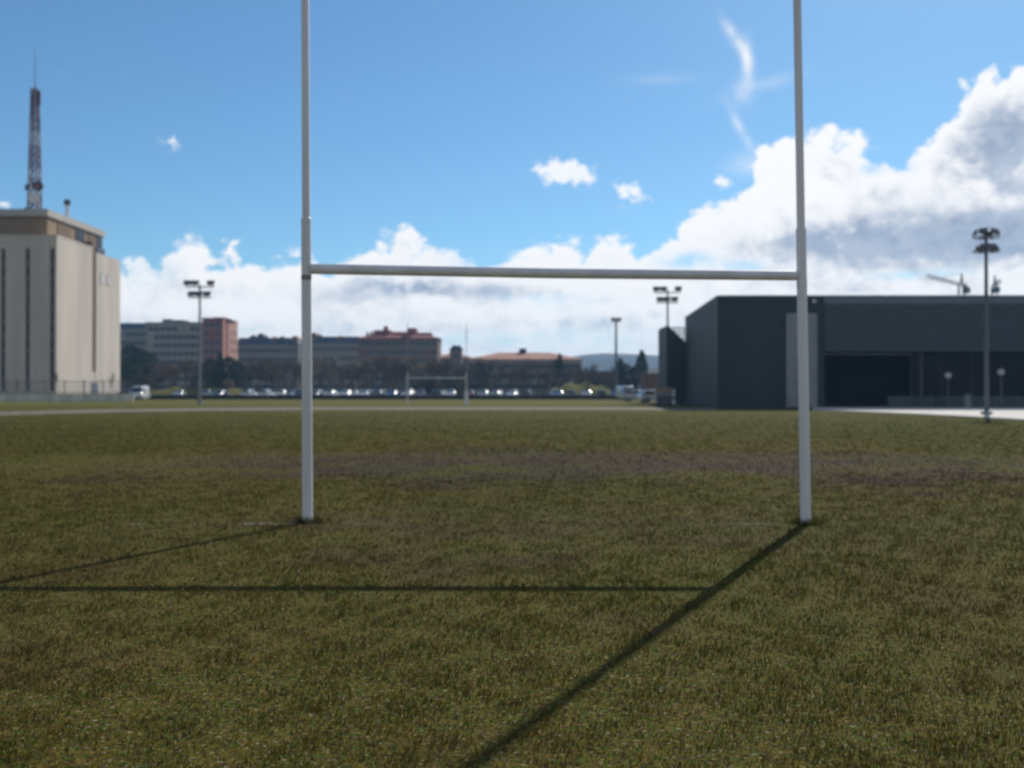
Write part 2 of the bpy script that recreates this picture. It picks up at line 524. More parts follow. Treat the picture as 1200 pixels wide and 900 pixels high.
class MB:
    def __init__(self):
        self.v, self.f, self.mi, self.sm = [], [], [], []

    def face(self, idx, mi=0, sm=False):
        self.f.append(tuple(idx))
        self.mi.append(mi)
        self.sm.append(sm)

    def box(self, x0, x1, y0, y1, z0, z1, mi=0):
        b = len(self.v)
        self.v += [(x0, y0, z0), (x1, y0, z0), (x1, y1, z0), (x0, y1, z0), (x0, y0, z1), (x1, y0, z1), (x1, y1, z1), (x0, y1, z1)]
        for q in ((0, 3, 2, 1), (4, 5, 6, 7), (0, 1, 5, 4), (1, 2, 6, 5), (2, 3, 7, 6), (3, 0, 4, 7)):
            self.face([b + i for i in q], mi)
        return self

    def quad(self, *p, mi=0):
        b = len(self.v)
        self.v += [tuple(q) for q in p]
        self.face(range(b, b + len(p)), mi)
        return self

    def prism(self, pts, y0, y1, mi=0):
        """polygon of (x, z) extruded along y"""
        b = len(self.v)
        n = len(pts)
        self.v += [(p[0], y0, p[1]) for p in pts] + [(p[0], y1, p[1]) for p in pts]
        self.face([b + i for i in range(n)], mi)
        self.face([b + n + i for i in reversed(range(n))], mi)
        for i in range(n):
            j = (i + 1) % n
            self.face([b + i, b + n + i, b + n + j, b + j], mi)
        return self

    def slab(self, pts, z0, z1, mi=0):
        """polygon of (x, y) extruded upward"""
        b = len(self.v)
        n = len(pts)
        self.v += [(p[0], p[1], z0) for p in pts] + [(p[0], p[1], z1) for p in pts]
        self.face([b + i for i in reversed(range(n))], mi)
        self.face([b + n + i for i in range(n)], mi)
        for i in range(n):
            j = (i + 1) % n
            self.face([b + i, b + j, b + n + j, b + n + i], mi)
        return self

    def tube(self, pts, rad, seg=8, mi=0, caps=True, sm=True):
        pts = [Vector(p) for p in pts]
        if not isinstance(rad, (list, tuple)):
            rad = [rad] * len(pts)
        b = len(self.v)
        n = len(pts)
        for i, p in enumerate(pts):
            d = (pts[min(i + 1, n - 1)] - pts[max(i - 1, 0)]).normalized()
            a = d.orthogonal().normalized() if abs(d.z) < 0.9 else Vector((1, 0, 0)).cross(d).normalized()
            c = d.cross(a)
            for k in range(seg):
                th = 2 * math.pi * k / seg
                self.v.append(tuple(p + (a * math.cos(th) + c * math.sin(th)) * rad[i]))
        for i in range(n - 1):
            for k in range(seg):
                k2 = (k + 1) % seg
                self.face([b + i * seg + k, b + i * seg + k2, b + (i + 1) * seg + k2, b + (i + 1) * seg + k], mi, sm)
        if caps:                       # caps get vertices of their own so that the side stays evenly shaded
            e = len(self.v)
            self.v += [self.v[b + k] for k in range(seg)] + [self.v[b + (n - 1) * seg + k] for k in range(seg)]
            self.face([e + k for k in reversed(range(seg))], mi)
            self.face([e + seg + k for k in range(seg)], mi)
        return self

    def ball(self, c, r, mi=0, seg=12, rings=8, sz=1.0):
        b = len(self.v)
        for i in range(rings + 1):
            ph = math.pi * i / rings
            for k in range(seg):
                th = 2 * math.pi * k / seg
                self.v.append((c[0] + r * math.sin(ph) * math.cos(th), c[1] + r * math.sin(ph) * math.sin(th), c[2] + r * sz * math.cos(ph)))
        for i in range(rings):
            for k in range(seg):
                k2 = (k + 1) % seg
                self.face([b + i * seg + k, b + (i + 1) * seg + k, b + (i + 1) * seg + k2, b + i * seg + k2], mi, True)
        return self

    def mesh(self, name, mats):
        me = bpy.data.meshes.new(name)
        me.from_pydata(self.v, [], self.f)
        if not isinstance(mats, (list, tuple)):
            mats = [mats]
        for m in mats:
            me.materials.append(m)
        me.polygons.foreach_set('material_index', self.mi)
        me.polygons.foreach_set('use_smooth', self.sm)
        me.update()
        return me

    def build(self, name, mats, parent=None, loc=None):
        return link(name, self.mesh(name, mats), parent, loc)


def link(name, me, parent=None, loc=None):
    o = bpy.data.objects.new(name, me)
    COL.objects.link(o)
    if parent is not None:
        o.parent = parent
    if loc is not None:
        o.location = loc
    return o


def tag(o, label, cat, group=None, kind=None):
    o['label'] = label
    o['category'] = cat
    if group:
        o['group'] = group
    if kind:
        o['kind'] = kind
    return o


def thing(name, label, cat, loc=(0, 0, 0), rz=0.0, group=None):
    o = link(name, None, None, loc)
    o.rotation_euler = (0, 0, rz)
    o.empty_display_size = 0.3
    return tag(o, label, cat, group)


def struct(o):
    o['kind'] = 'structure'
    return o


def copy_tree(o, parent=None):
    c = o.copy()
    COL.objects.link(c)
    if parent is not None:
        c.parent = parent
    for ch in list(o.children):
        copy_tree(ch, c)
    return c


ORD = ['first', 'second', 'third', 'fourth', 'fifth', 'sixth', 'seventh', 'eighth', 'ninth', 'tenth', 'eleventh', 'twelfth']


def order_labels(items):
    """items: (object, pixel column, what, where); left to right counting within one kind in one place"""
    sets = {}
    for it in items:
        sets.setdefault((it[2], it[3]), []).append(it)
    for (what, where), its in sets.items():
        its.sort(key=lambda q: q[1])
        for i, it in enumerate(its):
            if len(its) == 1:
                it[0]['label'] = f'the only {what} {where}'
            elif i == 0:
                it[0]['label'] = f'leftmost {what} {where}'
            elif i == len(its) - 1:
                it[0]['label'] = f'rightmost {what} {where}'
            else:
                it[0]['label'] = f'{what}, {ORD[i]} from left {where}'


# ------------------------------------------------------------------ ground
m = MB()
ys = [-120, 0, 20, 60, 140, 400, 1000, 1690]
xs = [-1640, -1000, -400, -100, 0, 100, 400, 1000, 1640]
for y in ys:
    for x in xs:
        m.v.append((x, y, 0))
nx = len(xs)
for j in range(len(ys) - 1):
    for i in range(nx - 1):
        m.face([j * nx + i, j * nx + i + 1, (j + 1) * nx + i + 1, (j + 1) * nx + i])
struct(m.build('ground', M['turf']))


def sheet(name, pts, mtl, z):
    m = MB()
    m.quad(*[(p[0], p[1], z) for p in pts])
    return struct(m.build(name, mtl))


# gravel running track beyond the pitch
near = [(-70, 489), (0, 487), (120, 483.5), (240, 481.3), (360, 480.2), (480, 480.0), (600, 480.0), (740, 480.2), (838, 480.6)]
farr = [(840, 478.3), (740, 477.8), (600, 477.5), (480, 477.4), (360, 477.6), (240, 478.4), (120, 480.0), (0, 482.6), (-70, 484)]
sheet('path', [(X(a, D(b)), D(b)) for a, b in near] + [(X(a, D(b)), D(b)) for a, b in farr], M['gravel'], 0.006)
# pale paved apron in front of the hall
m = MB()
ap_n = [(952, 480.9), (1010, 482.9), (1080, 486.0), (1150, 489.6), (1200, 492.6), (1300, 499)]
ap_pts = [(X(a, D(b)), D(b)) for a, b in ap_n] + [(70, 83.4), (X(952, 83.4), 83.4)]
m.slab(ap_pts, -0.05, 0.06)
struct(m.build('pavement', M['paving']))
sheet('parking_lot', [(-78, 166), (26, 160), (44, 236), (-100, 236)], M['asphalt'], 0.006)


def bank(name, px0, px1, d0, d1, h):
    """long low grass mound"""
    m = MB()
    n = 14
    rows = [(d0, 0.0), (d0 + (d1 - d0) * .3, .75), ((d0 + d1) / 2, 1.0), (d0 + (d1 - d0) * .7, .75), (d1, 0.0)]
    for i in range(n + 1):
        q = i / n
        e = math.sin(math.pi * min(1, max(0, q * 1.0))) ** 0.35 if 0 < q < 1 else 0
        for d, k in rows:
            x0, x1 = X(px0, (d0 + d1) / 2), X(px1, (d0 + d1) / 2)
            m.v.append((x0 + (x1 - x0) * q, d, h * k * e * (1 + .15 * math.sin(i * 1.7)) - (0.05 if k == 0 else 0)))
    for i in range(n):
        for j in range(4):
            m.face([i * 5 + j, (i + 1) * 5 + j, (i + 1) * 5 + j + 1, i * 5 + j + 1], 0, True)
    return struct(m.build(name, M['turf']))


bank('grass_bank', 164, 300, 196, 214, 2.1)
bank('grass_bank', 640, 720, 200, 216, 2.8)

# distant hills
m = MB()


def hill_h(x, y):
    h = 28 + 13 * math.sin(x * 0.0040 + 0.4) + 7 * math.sin(x * 0.0108 + 1.7) + 3 * math.sin(x * 0.030 + y * .007)
    h += 12 * math.exp(-((x - 114) / 90.0) ** 2) - 16 * math.exp(-((x + 138) / 140.0) ** 2) + 15 * math.exp(-((x - 240) / 66.0) ** 2)
    k = min(1.0, max(0.0, (y - 1140) / 250.0))
    return max(0.0, h) * k * k * (3 - 2 * k) - 1.0


gx = list(range(-1140, 1170, 27))
gy = list(range(1140, 1590, 36))
for y in gy:
    for x in gx:
        m.v.append((x, y, hill_h(x, y)))
n = len(gx)
for j in range(len(gy) - 1):
    for i in range(n - 1):
        m.face([j * n + i, j * n + i + 1, (j + 1) * n + i + 1, (j + 1) * n + i], 0, True)
struct(m.build('hills', M['hill']))

# ------------------------------------------------------------------ grass blades


def mud_keep(x, y):
    e1 = ((x + .5) / 15) ** 2 + ((y - 20.2) / 3.6) ** 2
    e2 = (x / 4.2) ** 2 + ((y - 10.6) / 2.0) ** 2
    return 1 - 0.60 * np.clip(1.4 - e1, 0, 1) - 0.30 * np.clip(1.3 - e2, 0, 1)


def make_grass():
    dmax, dmin, p = 75.0, 3.1, 1.55
    rho0 = 5200.0
    ds = np.linspace(dmin, dmax, 4000)
    wgt = rho0 * (4.0 / ds) ** p * (1.24 * ds + 3.0)
    cdf = np.cumsum(wgt) * (ds[1] - ds[0])
    N = int(cdf[-1])
    y = np.interp(rng.random(N) * cdf[-1], cdf, ds)
    x = (rng.random(N) * 2 - 1) * (0.62 * y + 1.5)
    # clump: low frequency product of sines plus jitter
    cl = np.sin(x * 7.3 + 1.3 * np.sin(y * 5.1)) * np.sin(y * 6.1 + 1.7 * np.sin(x * 4.3)) + 0.6 * np.sin(x * 17 + y * 3) * np.sin(y * 15 - x * 4)
    keep = rng.random(N) < mud_keep(x, y) * (0.82 + 0.18 * cl) * np.clip((78 - y) / 50, 0, 1)
    x, y, cl = x[keep], y[keep], cl[keep]
    # tufts left long round the two post feet, where the mower cannot reach
    tx, ty, tl = [], [], []
    for bx, by in ((PL[0], PL[1]), (PR[0], PR[1])):
        k = 420
        a = rng.random(k) * 2 * np.pi
        rr = 0.075 + np.abs(rng.normal(0, 0.07, k))
        tx.append(bx + rr * np.cos(a)); ty.append(by + rr * np.sin(a)); tl.append(np.full(k, 1.0))
    nb = len(x)
    x = np.concatenate([x] + tx); y = np.concatenate([y] + ty); cl = np.concatenate([cl] + tl)
    N = len(x)
    sc = (np.maximum(y, 4.0) / 4.0) ** 0.62
    h = (0.009 + 0.016 * rng.random(N) ** 1.6 + 0.008 * np.clip(cl, -1, 1.2)) * np.clip(sc, 1, 1.7)
    h = np.clip(h, 0.006, 0.09)
    h[nb:] = 0.03 + 0.06 * rng.random(N - nb)
    wd = (0.0030 + 0.0035 * rng.random(N)) * sc
    wd[nb:] *= 0.7
    th = rng.random(N) * 2 * np.pi
    lean = (0.2 + 0.9 * rng.random(N)) * h
    lean[nb:] *= 0.4
    la = rng.random(N) * 2 * np.pi
    z0 = -0.002
    dx, dy = np.cos(th) * wd / 2, np.sin(th) * wd / 2
    pale0 = rng.random(N) < 0.010
    lean[pale0] *= .5
    h[pale0] *= .9
    wd[pale0] *= 3.0
    V = np.empty((N, 5, 3))
    mx, my = np.cos(la) * lean * .35, np.sin(la) * lean * .35
    V[:, 0] = np.stack([x - dx, y - dy, np.full(N, z0)], 1)
    V[:, 1] = np.stack([x + dx, y + dy, np.full(N, z0)], 1)
    V[:, 2] = np.stack([x + dx * .8 + mx, y + dy * .8 + my, h * .6], 1)
    V[:, 3] = np.stack([x - dx * .8 + mx, y - dy * .8 + my, h * .6], 1)
    V[:, 4] = np.stack([x + np.cos(la) * lean, y + np.sin(la) * lean, h], 1)
    me = bpy.data.meshes.new('grass')
    me.vertices.add(N * 5)
    me.vertices.foreach_set('co', V.reshape(-1))
    base = np.arange(N) * 5
    q = np.stack([base, base + 1, base + 2, base + 3, base + 3, base + 2, base + 4], 1).reshape(-1)
    me.loops.add(len(q))
    me.loops.foreach_set('vertex_index', q.astype(np.int32))
    ls = np.stack([np.arange(N) * 7, np.arange(N) * 7 + 4], 1).reshape(-1)
    me.polygons.add(2 * N)
    me.polygons.foreach_set('loop_start', ls.astype(np.int32))
    me.polygons.foreach_set('loop_total', np.tile([4, 3], N).astype(np.int32))
    tint = np.clip(0.5 + rng.normal(0, 0.34, N), 0, 1)
    tint[pale0] = 1.4
    tint[nb:] = 0.05
    at = me.attributes.new('tint', 'FLOAT', 'POINT')
    at.data.foreach_set('value', np.repeat(tint, 5).astype(np.float32))
    me.materials.append(M['blade'])
    me.update()
    me.validate()
    o = link('grass', me)
    tag(o, 'short worn olive and straw coloured grass growing over the pitch', 'grass', kind='stuff')
    print('blades', N)


# ------------------------------------------------------------------ rugby goals
DPL, DPR = 11.19, 11.07
PL = Vector((X(360.5, DPL), DPL, 0))
PR = Vector((X(944, DPR), DPR, 0))


def goal_near():
    g = thing('rugby_goal', 'tall white painted rugby goal with crossbar standing nearest on the pitch', 'rugby goal', ((PL + PR) / 2))
    c = Vector(g.location)
    tops = []
    bars = []
    for base, d, pxt, pxb, yj, yb in ((PL, DPL, 357, 358.2, 256, 315), (PR, DPR, 935, 942.3, 268, 323)):
        zt = Z(0, d)
        top = Vector((X(pxt, d), d, zt))
        ax = (top - base).normalized()
        b = base - c

        def at(z):
            return b + ax * (z / ax.z)
        zj = Z(yj, d)
        zb = Z(yb, d)
        m = MB()
        m.tube([at(-0.05), at(zj)], [0.0575, 0.0540], 28)
        post = m.build('post', M['white_paint'], g)
        m = MB()
        m.tube([at(zj + 0.001), at(zj + .012)], [0.0540, 0.046], 28)
        m.tube([at(zj - 0.06), at(zj - .0)], 0.0552, 28)
        m.build('collar', M['white_paint'], post)
        m = MB()
        m.tube([at(zj + .012), at(7.9)], [0.0445, 0.041], 28)
        m.build('upper_tube', M['white_paint'], post)
        m = MB()
        m.tube([at(zb - 0.125), at(zb - 0.070)], 0.0572, 24)
        s = -1 if base.x < 0 else 1
        m.build('bracket', [M['rust'] if s < 0 else M['white_paint'], M['rust']], post)
        bars.append(at(zb) - Vector((s * 0.055, 0, 0)))
    m = MB()
    a, b = bars
    mid = (a + b) / 2 + Vector((0, 0, -0.012))
    m.tube([a, mid, b], [0.058, 0.056, 0.053], 24)
    m.build('crossbar', M['white_paint'], g)


goal_near()
make_grass()


def goal_far():
    d = 97.0
    x0, x1 = X(477.5, d), X(546.5, d)
    g = thing('rugby_goal', 'small distant white rugby goal at the far end of the pitch', 'rugby goal', ((x0 + x1) / 2, d, 0))
    h = (x1 - x0) / 2
    for s in (-1, 1):
        m = MB()
        m.tube([(s * h, 0, -.05), (s * h, 0, 3.2)], .058, 12)
        post = m.build('post', M['mast_white'], g)
        m = MB()
        m.tube([(s * h, 0, 3.2), (s * h, 0, 8.0)], .028, 12)
        m.build('upper_tube', M['mast_pale'], post)
        m = MB()
        m.tube([(s * h, 0, 0.02), (s * h, 0, 1.35)], .17, 12)
        if s > 0:
            m.build('pad', M['white_paint'], g)
    m = MB()
    m.tube([(-h + .06, 0, 2.62), (h - .06, 0, 2.62)], .055, 12)
    m.build('crossbar', M['mast_white'], g)


goal_far()

# ------------------------------------------------------------------ floodlight masts


def floodlight(parent, p, yaw, tilt, s=1.0):
    o = link('floodlight', None, parent, p)
    o = o
    m = MB()
    m.prism([(-.42 * s, -.30 * s), (.42 * s, -.30 * s), (.46 * s, .30 * s), (-.46 * s, .30 * s)], -.08 * s, .10 * s)
    m.prism([(-.25 * s, -.18 * s), (.25 * s, -.18 * s), (.25 * s, .18 * s), (-.25 * s, .18 * s)], .10 * s, .28 * s)
    m.box(-.05 * s, .05 * s, -.03 * s, .05 * s, -.46 * s, -.30 * s)
    bpy.data.objects.remove(o)
    f = m.build('floodlight', M['lampbox'], parent, p)
    f.rotation_euler = (tilt, 0, yaw)
    m = MB()
    m.quad((-.38 * s, -.085 * s, -.26 * s), (.38 * s, -.085 * s, -.26 * s), (.41 * s, -.085 * s, .26 * s), (-.41 * s, -.085 * s, .26 * s))
    m.build('lens', M['lampglass'], f)
    return f


def mast(label, d, px, h, kind, yaw):
    r = thing('floodlight_mast', label, 'floodlight', (X(px, d), d, 0), yaw, 'floodlight masts round the playing fields')
    m = MB()
    m.tube([(0, 0, 0), (0, 0, .25)], .32, 12)
    m.build('base', M['galv'], r)
    m = MB()
    if kind == 'wide':
        m.tube([(0, 0, .2), (0, 0, h * .5), (0, 0, h)], [.17, .14, .10], 14)
        pole = m.build('pole', M['galv'], r)
        m = MB()
        m.box(-1.5, 1.5, -.06, .06, h - .32, h - .20)
        m.box(-1.2, 1.2, -.06, .06, h - 1.45, h - 1.33)
        m.build('crossarm', M['galv'], r)
        for xx in (-1.25, -.45, 1.15):
            floodlight(r, (xx, -.16, h + .16), random.uniform(-.2, .2), R(-28), .86)
        for xx in (-.85, -.1, .75):
            floodlight(r, (xx, -.16, h - .98), random.uniform(-.3, .3), R(-32), .86)
    elif kind == 'ring':
        m.tube([(0, 0, .2), (0, 0, h * .5), (0, 0, h + .1)], [.14, .12, .085], 14)
        m.build('pole', M['darkgalv'], r)
        for zz in (h - .85, h - .05):
            m = MB()
            pts = [(.78 * math.cos(a), .78 * math.sin(a) * .8, zz) for a in [2 * math.pi * i / 20 for i in range(21)]]
            m.tube(pts, .035, 6)
            for i in range(0, 20, 5):
                m.tube([(0, 0, zz), pts[i]], .03, 6)
            m.build('ring', M['darkgalv'], r)
        for zz, yw in ((h - .62, (-.9, -.25, .5, 1.6, 3.0)), (h + .26, (-1.0, .1, .9, 2.2, -2.3))):
            for a in yw:
                floodlight(r, (.66 * math.sin(a), -.55 * math.cos(a), zz), a, R(-30), .54)
    else:
        m.tube([(0, 0, .2), (0, 0, h * .5), (0, 0, h)], [.24, .20, .15], 12)
        m.build('pole', M['darkgalv'], r)
        m = MB()
        m.box(-.7, .7, -.06, .06, h - .20, h - .08)
        m.build('crossarm', M['darkgalv'], r)
        for xx in (-.42, .42):
            floodlight(r, (xx, -.16, h + .22), 0, R(-30), .85)
    return r


mast('grey floodlight mast with two rows of lamps left of the near goal', D(473.5), 234, 14.0 - 1.5, 'wide', 0.05)
mast('grey floodlight mast rising behind the left end of the dark sports hall', 112, 782.5, Z(337, 112) - .3, 'wide', -0.1)
mast('slim dark floodlight mast with a single small lamp head before the blue hills', 158, 722, Z(375, 158) - .1, 'slim', 0.0)
mast('dark floodlight mast with a ring of lamps on the paved apron before the hall', D(487.0), 1156, Z(270, D(487.0)) - .35, 'ring', 0.4)

# ------------------------------------------------------------------ left office tower


def window_mesh(wd, ht, fr=.07, glass='glass', frame='winframe'):
    m = MB()
    m.box(-wd / 2, wd / 2, -.06, 0.02, -ht / 2, -ht / 2 + fr, 1)
    m.box(-wd / 2, wd / 2, -.06, 0.02, ht / 2 - fr, ht / 2, 1)
    m.box(-wd / 2, -wd / 2 + fr, -.06, .02, -ht / 2 + fr, ht / 2 - fr, 1)
    m.box(wd / 2 - fr, wd / 2, -.06, .02, -ht / 2 + fr, ht / 2 - fr, 1)
    m.box(-wd / 2 - .06, wd / 2 + .06, -.12, .02, -ht / 2 - .10, -ht / 2 - .004, 1)
    m.quad((-wd / 2 + fr, -.025, -ht / 2 + fr), (wd / 2 - fr, -.025, -ht / 2 + fr), (wd / 2 - fr, -.025, ht / 2 - fr), (-wd / 2 + fr, -.025, ht / 2 - fr))
    return m.mesh('window', [M[glass], M[frame]])


TWX = X(66, 160)


def office_tower():
    d = 160.0
    r = thing('office_tower', 'tall windowless beige concrete tower block with brown rooftop storey beside the pitch', 'building', (TWX, d, 0))
    x0 = -46.0
    zt = 25.9
    # front volume with vertical slots left open for the window strips
    m = MB()
    slots = [(-1.05, -.35), (-4.95, -4.25), (-8.85, -8.15)] + [(-8.85 - 3.9 * i, -8.15 - 3.9 * i) for i in range(1, 9)]
    edges = [0.0]
    for a, b in slots:
        edges += [b, a]
    edges.append(x0)
    for i in range(0, len(edges) - 1, 2):
        m.box(edges[i + 1], edges[i], 0, 13.6, 0, zt)
    for a, b in slots:
        m.box(a, b, .45, 13.6, 0, zt)              # back of the slot
        m.box(a, b, 0, .45, zt - 1.9, zt)
        m.box(a, b, 0, .45, 0, 1.3)
    m.build('front_wall', M['concrete'], r)
    for a, b in slots:
        m = MB()
        z = 1.3
        while z < zt - 2.0:
            h = min(2.3, zt - 1.9 - z)
            m.box(a + .02, b - .02, .32, .44, z, z + h * .62, 0)
            m.box(a + .02, b - .02, .28, .44, z + h * .62 + .003, z + h - .003, 1)
            z += h
        m.build('window_strip', [M['glass'], M['brown_strip']], r)
    # parapet coping
    m = MB()
    m.box(x0, .03, -.06, .25, zt, zt + .28)
    m.box(-.25, .04, .25, 13.6, zt, zt + .28)
    m.build('parapet', M['concrete'], r)
    # brown joint between the two volumes
    m = MB()
    m.box(x0, -.5, 13.6, 15.2, 0, zt + 1.2)
    m.box(-.5, -.12, 13.6, 15.2, 4.6, zt + 1.2)
    m.build('brown_joint', M['brown_strip'], r)
    m = MB()
    m.box(-.5, -.06, 13.63, 15.17, 0, 4.6)
    m.build('concrete_infill', M['concrete'], r)
    # rear volume
    m = MB()
    m.box(x0, 0, 15.2, 26.0, 0, 25.4)
    m.build('rear_wall', M['concrete'], r)
    for yy in (17.5, 20.3):
        m = MB()
        m.box(.0, .07, yy - .55, yy + .55, 20.2, 22.2, 1)
        m.box(.05, .09, yy - .45, yy + .45, 20.35, 22.05, 0)
        m.build('window', [M['headlight'], M['winframe']], r)
    m = MB()
    m.box(-.03, .06, 13.2, 15.9, 0, 2.7, 0)
    m.build('door', M['darkgalv'], r)
    # rooftop storey
    px = -2.9
    m = MB()
    m.box(x0, px, 3.0, 25.0, zt - .3, 29.6)
    m.build('rooftop_storey', M['ochre'], r)
    for (a, b, mt) in ((6.6, 11.4, 'brown_strip'), (13.6, 17.0, 'glass'), (18.6, 21.2, 'brown_strip'), (22.4, 24.6, 'glass')):
        m = MB()
        m.box(px, px + .10, a, b, zt + .3, 29.3)
        m.build('louvre_panel', M[mt], r)
    for i in range(6):
        m = MB()
        a = px - 2.2 - i * 6.5
        m.box(a - 4.6, a, 2.93, 3.0, zt + .7, 29.2)
        m.build('louvre_panel', M['ochre'], r)
    m = MB()
    m.box(x0, px + .35, 2.4, 25.4, 29.6, 30.7)
    m.build('roof_slab', M['concrete_light'], r)
    # roof chimney and small plant box
    m = MB()
    m.box(-6.4, -5.0, 15.5, 17.3, 30.7, 31.5)
    m.tube([(-5.6, 16.4, 31.5), (-5.6, 16.4, 33.9)], .32, 12)
    m.tube([(-5.6, 16.4, 33.9), (-5.6, 16.4, 34.8)], .55, 12, mi=1)
    m.build('chimney', [M['mast_white'], M['lampbox']], r)
    m = MB()
    m.box(-2.2, -.6, 17.0, 20.5, 25.4, 26.6)
    m.build('plant_box', M['slate'], r)


office_tower()


def antenna_mast():
    d = 172.0
    x = X(40, d)
    zb = 30.7
    r = thing('antenna_mast', 'red and white lattice antenna mast with dishes on the tower block roof', 'antenna mast', (x, d, zb))
    zt = Z(104, d) - zb
    band = [M['red_paint'], M['mast_pale']]

    def half(z):
        return 0.85 - 0.42 * z / zt
    n = 16
    m = MB()
    for i in range(n):
        z0, z1 = zt * i / n, zt * (i + 1) / n
        mi = 0 if (i // 3) % 2 == 0 else 1
        if i >= 13:
            mi = 0
        h0, h1 = half(z0), half(z1)
        for sx, sy in ((-1, -1), (1, -1), (1, 1), (-1, 1)):
            m.tube([(sx * h0, sy * h0, z0), (sx * h1, sy * h1, z1)], .13, 5, mi)
        for (a, b) in (((-1, -1), (1, -1)), ((1, -1), (1, 1)), ((1, 1), (-1, 1)), ((-1, 1), (-1, -1))):
            m.tube([(a[0] * h0, a[1] * h0, z0), (b[0] * h1, b[1] * h1, z1)], .075, 4, mi)
            m.tube([(b[0] * h0, b[1] * h0, z0), (a[0] * h1, a[1] * h1, z1)], .075, 4, mi)
            m.tube([(a[0] * h1, a[1] * h1, z1), (b[0] * h1, b[1] * h1, z1)], .075, 4, mi)
    m.build('lattice', band, r)
    m = MB()
    m.tube([(0, 0, zt), (0, 0, zt + 1.5), (0, 0, zt + 7.0)], [.14, .07, .035], 8)
    m.build('whip', M['red_paint'], r)

    def dish(p, rad, yaw, mtl):
        m = MB()
        s = 14
        b = len(m.v)
        prof = [(0.0, .18), (.5, .10), (1.0, -.08), (1.0, -.16), (.5, .05), (0.02, .26)]
        for q, dep in prof:
            for k in range(s):
                t = 2 * math.pi * k / s
                m.v.append((rad * q * math.cos(t), dep * rad * 2, rad * q * math.sin(t)))
        for i in range(len(prof) - 1):
            for k in range(s):
                m.face([b + i * s + k, b + i * s + (k + 1) % s, b + (i + 1) * s + (k + 1) % s, b + (i + 1) * s + k], 0, True)
        m.tube([(0, .3 * rad, 0), (0, .95 * rad + .3, 0)], .07, 6)
        o = m.build('dish', mtl, r, p)
        o.rotation_euler = (0, 0, yaw)
    dish((1.0, -.9, 5.4), .85, .4, M['red_paint'])
    dish((.3, -1.1, 3.4), .85, .1, M['mast_white'])
    dish((-.75, -1.0, 1.1), .75, -.5, M['lampbox'])
    dish((.9, -.8, 2.3), .5, .7, M['mast_white'])
    dish((-.7, -.9, 5.2), .6, -.4, M['lampbox'])
    for z0, z1, k in ((zt - 2.6, zt - .3, .80), (zt - 7.2, zt - 5.0, .75), (5.6, 7.0, .9), (.3, 1.9, 1.0)):
        for a in (0.3, 2.4, 4.5, 5.6):
            m = MB()
            m.box(-.17, .17, -.10, .10, z0, z1)
            o = m.build('panel_antenna', M['red_paint'] if z0 > zt - 3 else M['lampbox'] if a < 3 else M['mast_pale'], r, (k * math.cos(a), k * math.sin(a), 0))
            o.rotation_euler = (0, 0, a + 1.57)


antenna_mast()


def perimeter_fence():
    d = D(470.3)
    x0, x1 = X(-60, d), X(157, d)
    r = thing('perimeter_fence', 'low white wall topped with thin grey railings before the tower block', 'fence', (x0, d, 0))
    L = x1 - x0
    m = MB()
    k = 0.0
    while k < L - .1:
        e = min(L, k + 2.5)
        m.box(k + .02, e - .02, -.12, .12, -.05, .92)
        k = e
    m.build('wall', M['cream_wall'], r)
    m = MB()
    m.box(0, L, -.16, .16, .92, 1.0)
    m.build('coping', M['concrete_light'], r)
    m = MB()
    q = 0.0
    while q < L:
        m.box(q - .015, q + .015, -.015, .015, 1.0, 2.65)
        q += .22
    for z in (1.15, 2.55):
        m.box(0, L, -.02, .02, z, z + .06)
    m.build('railing', M['darkgalv'], r)
    q = 0.0
    while q <= L + .1:
        m = MB()
        m.box(q - .05, q + .05, -.05, .05, 1.0, 2.8)
        m.build('post', M['darkgalv'], r)
        q += 2.5


perimeter_fence()

# ------------------------------------------------------------------ dark sports hall
HX = X(841, 83)


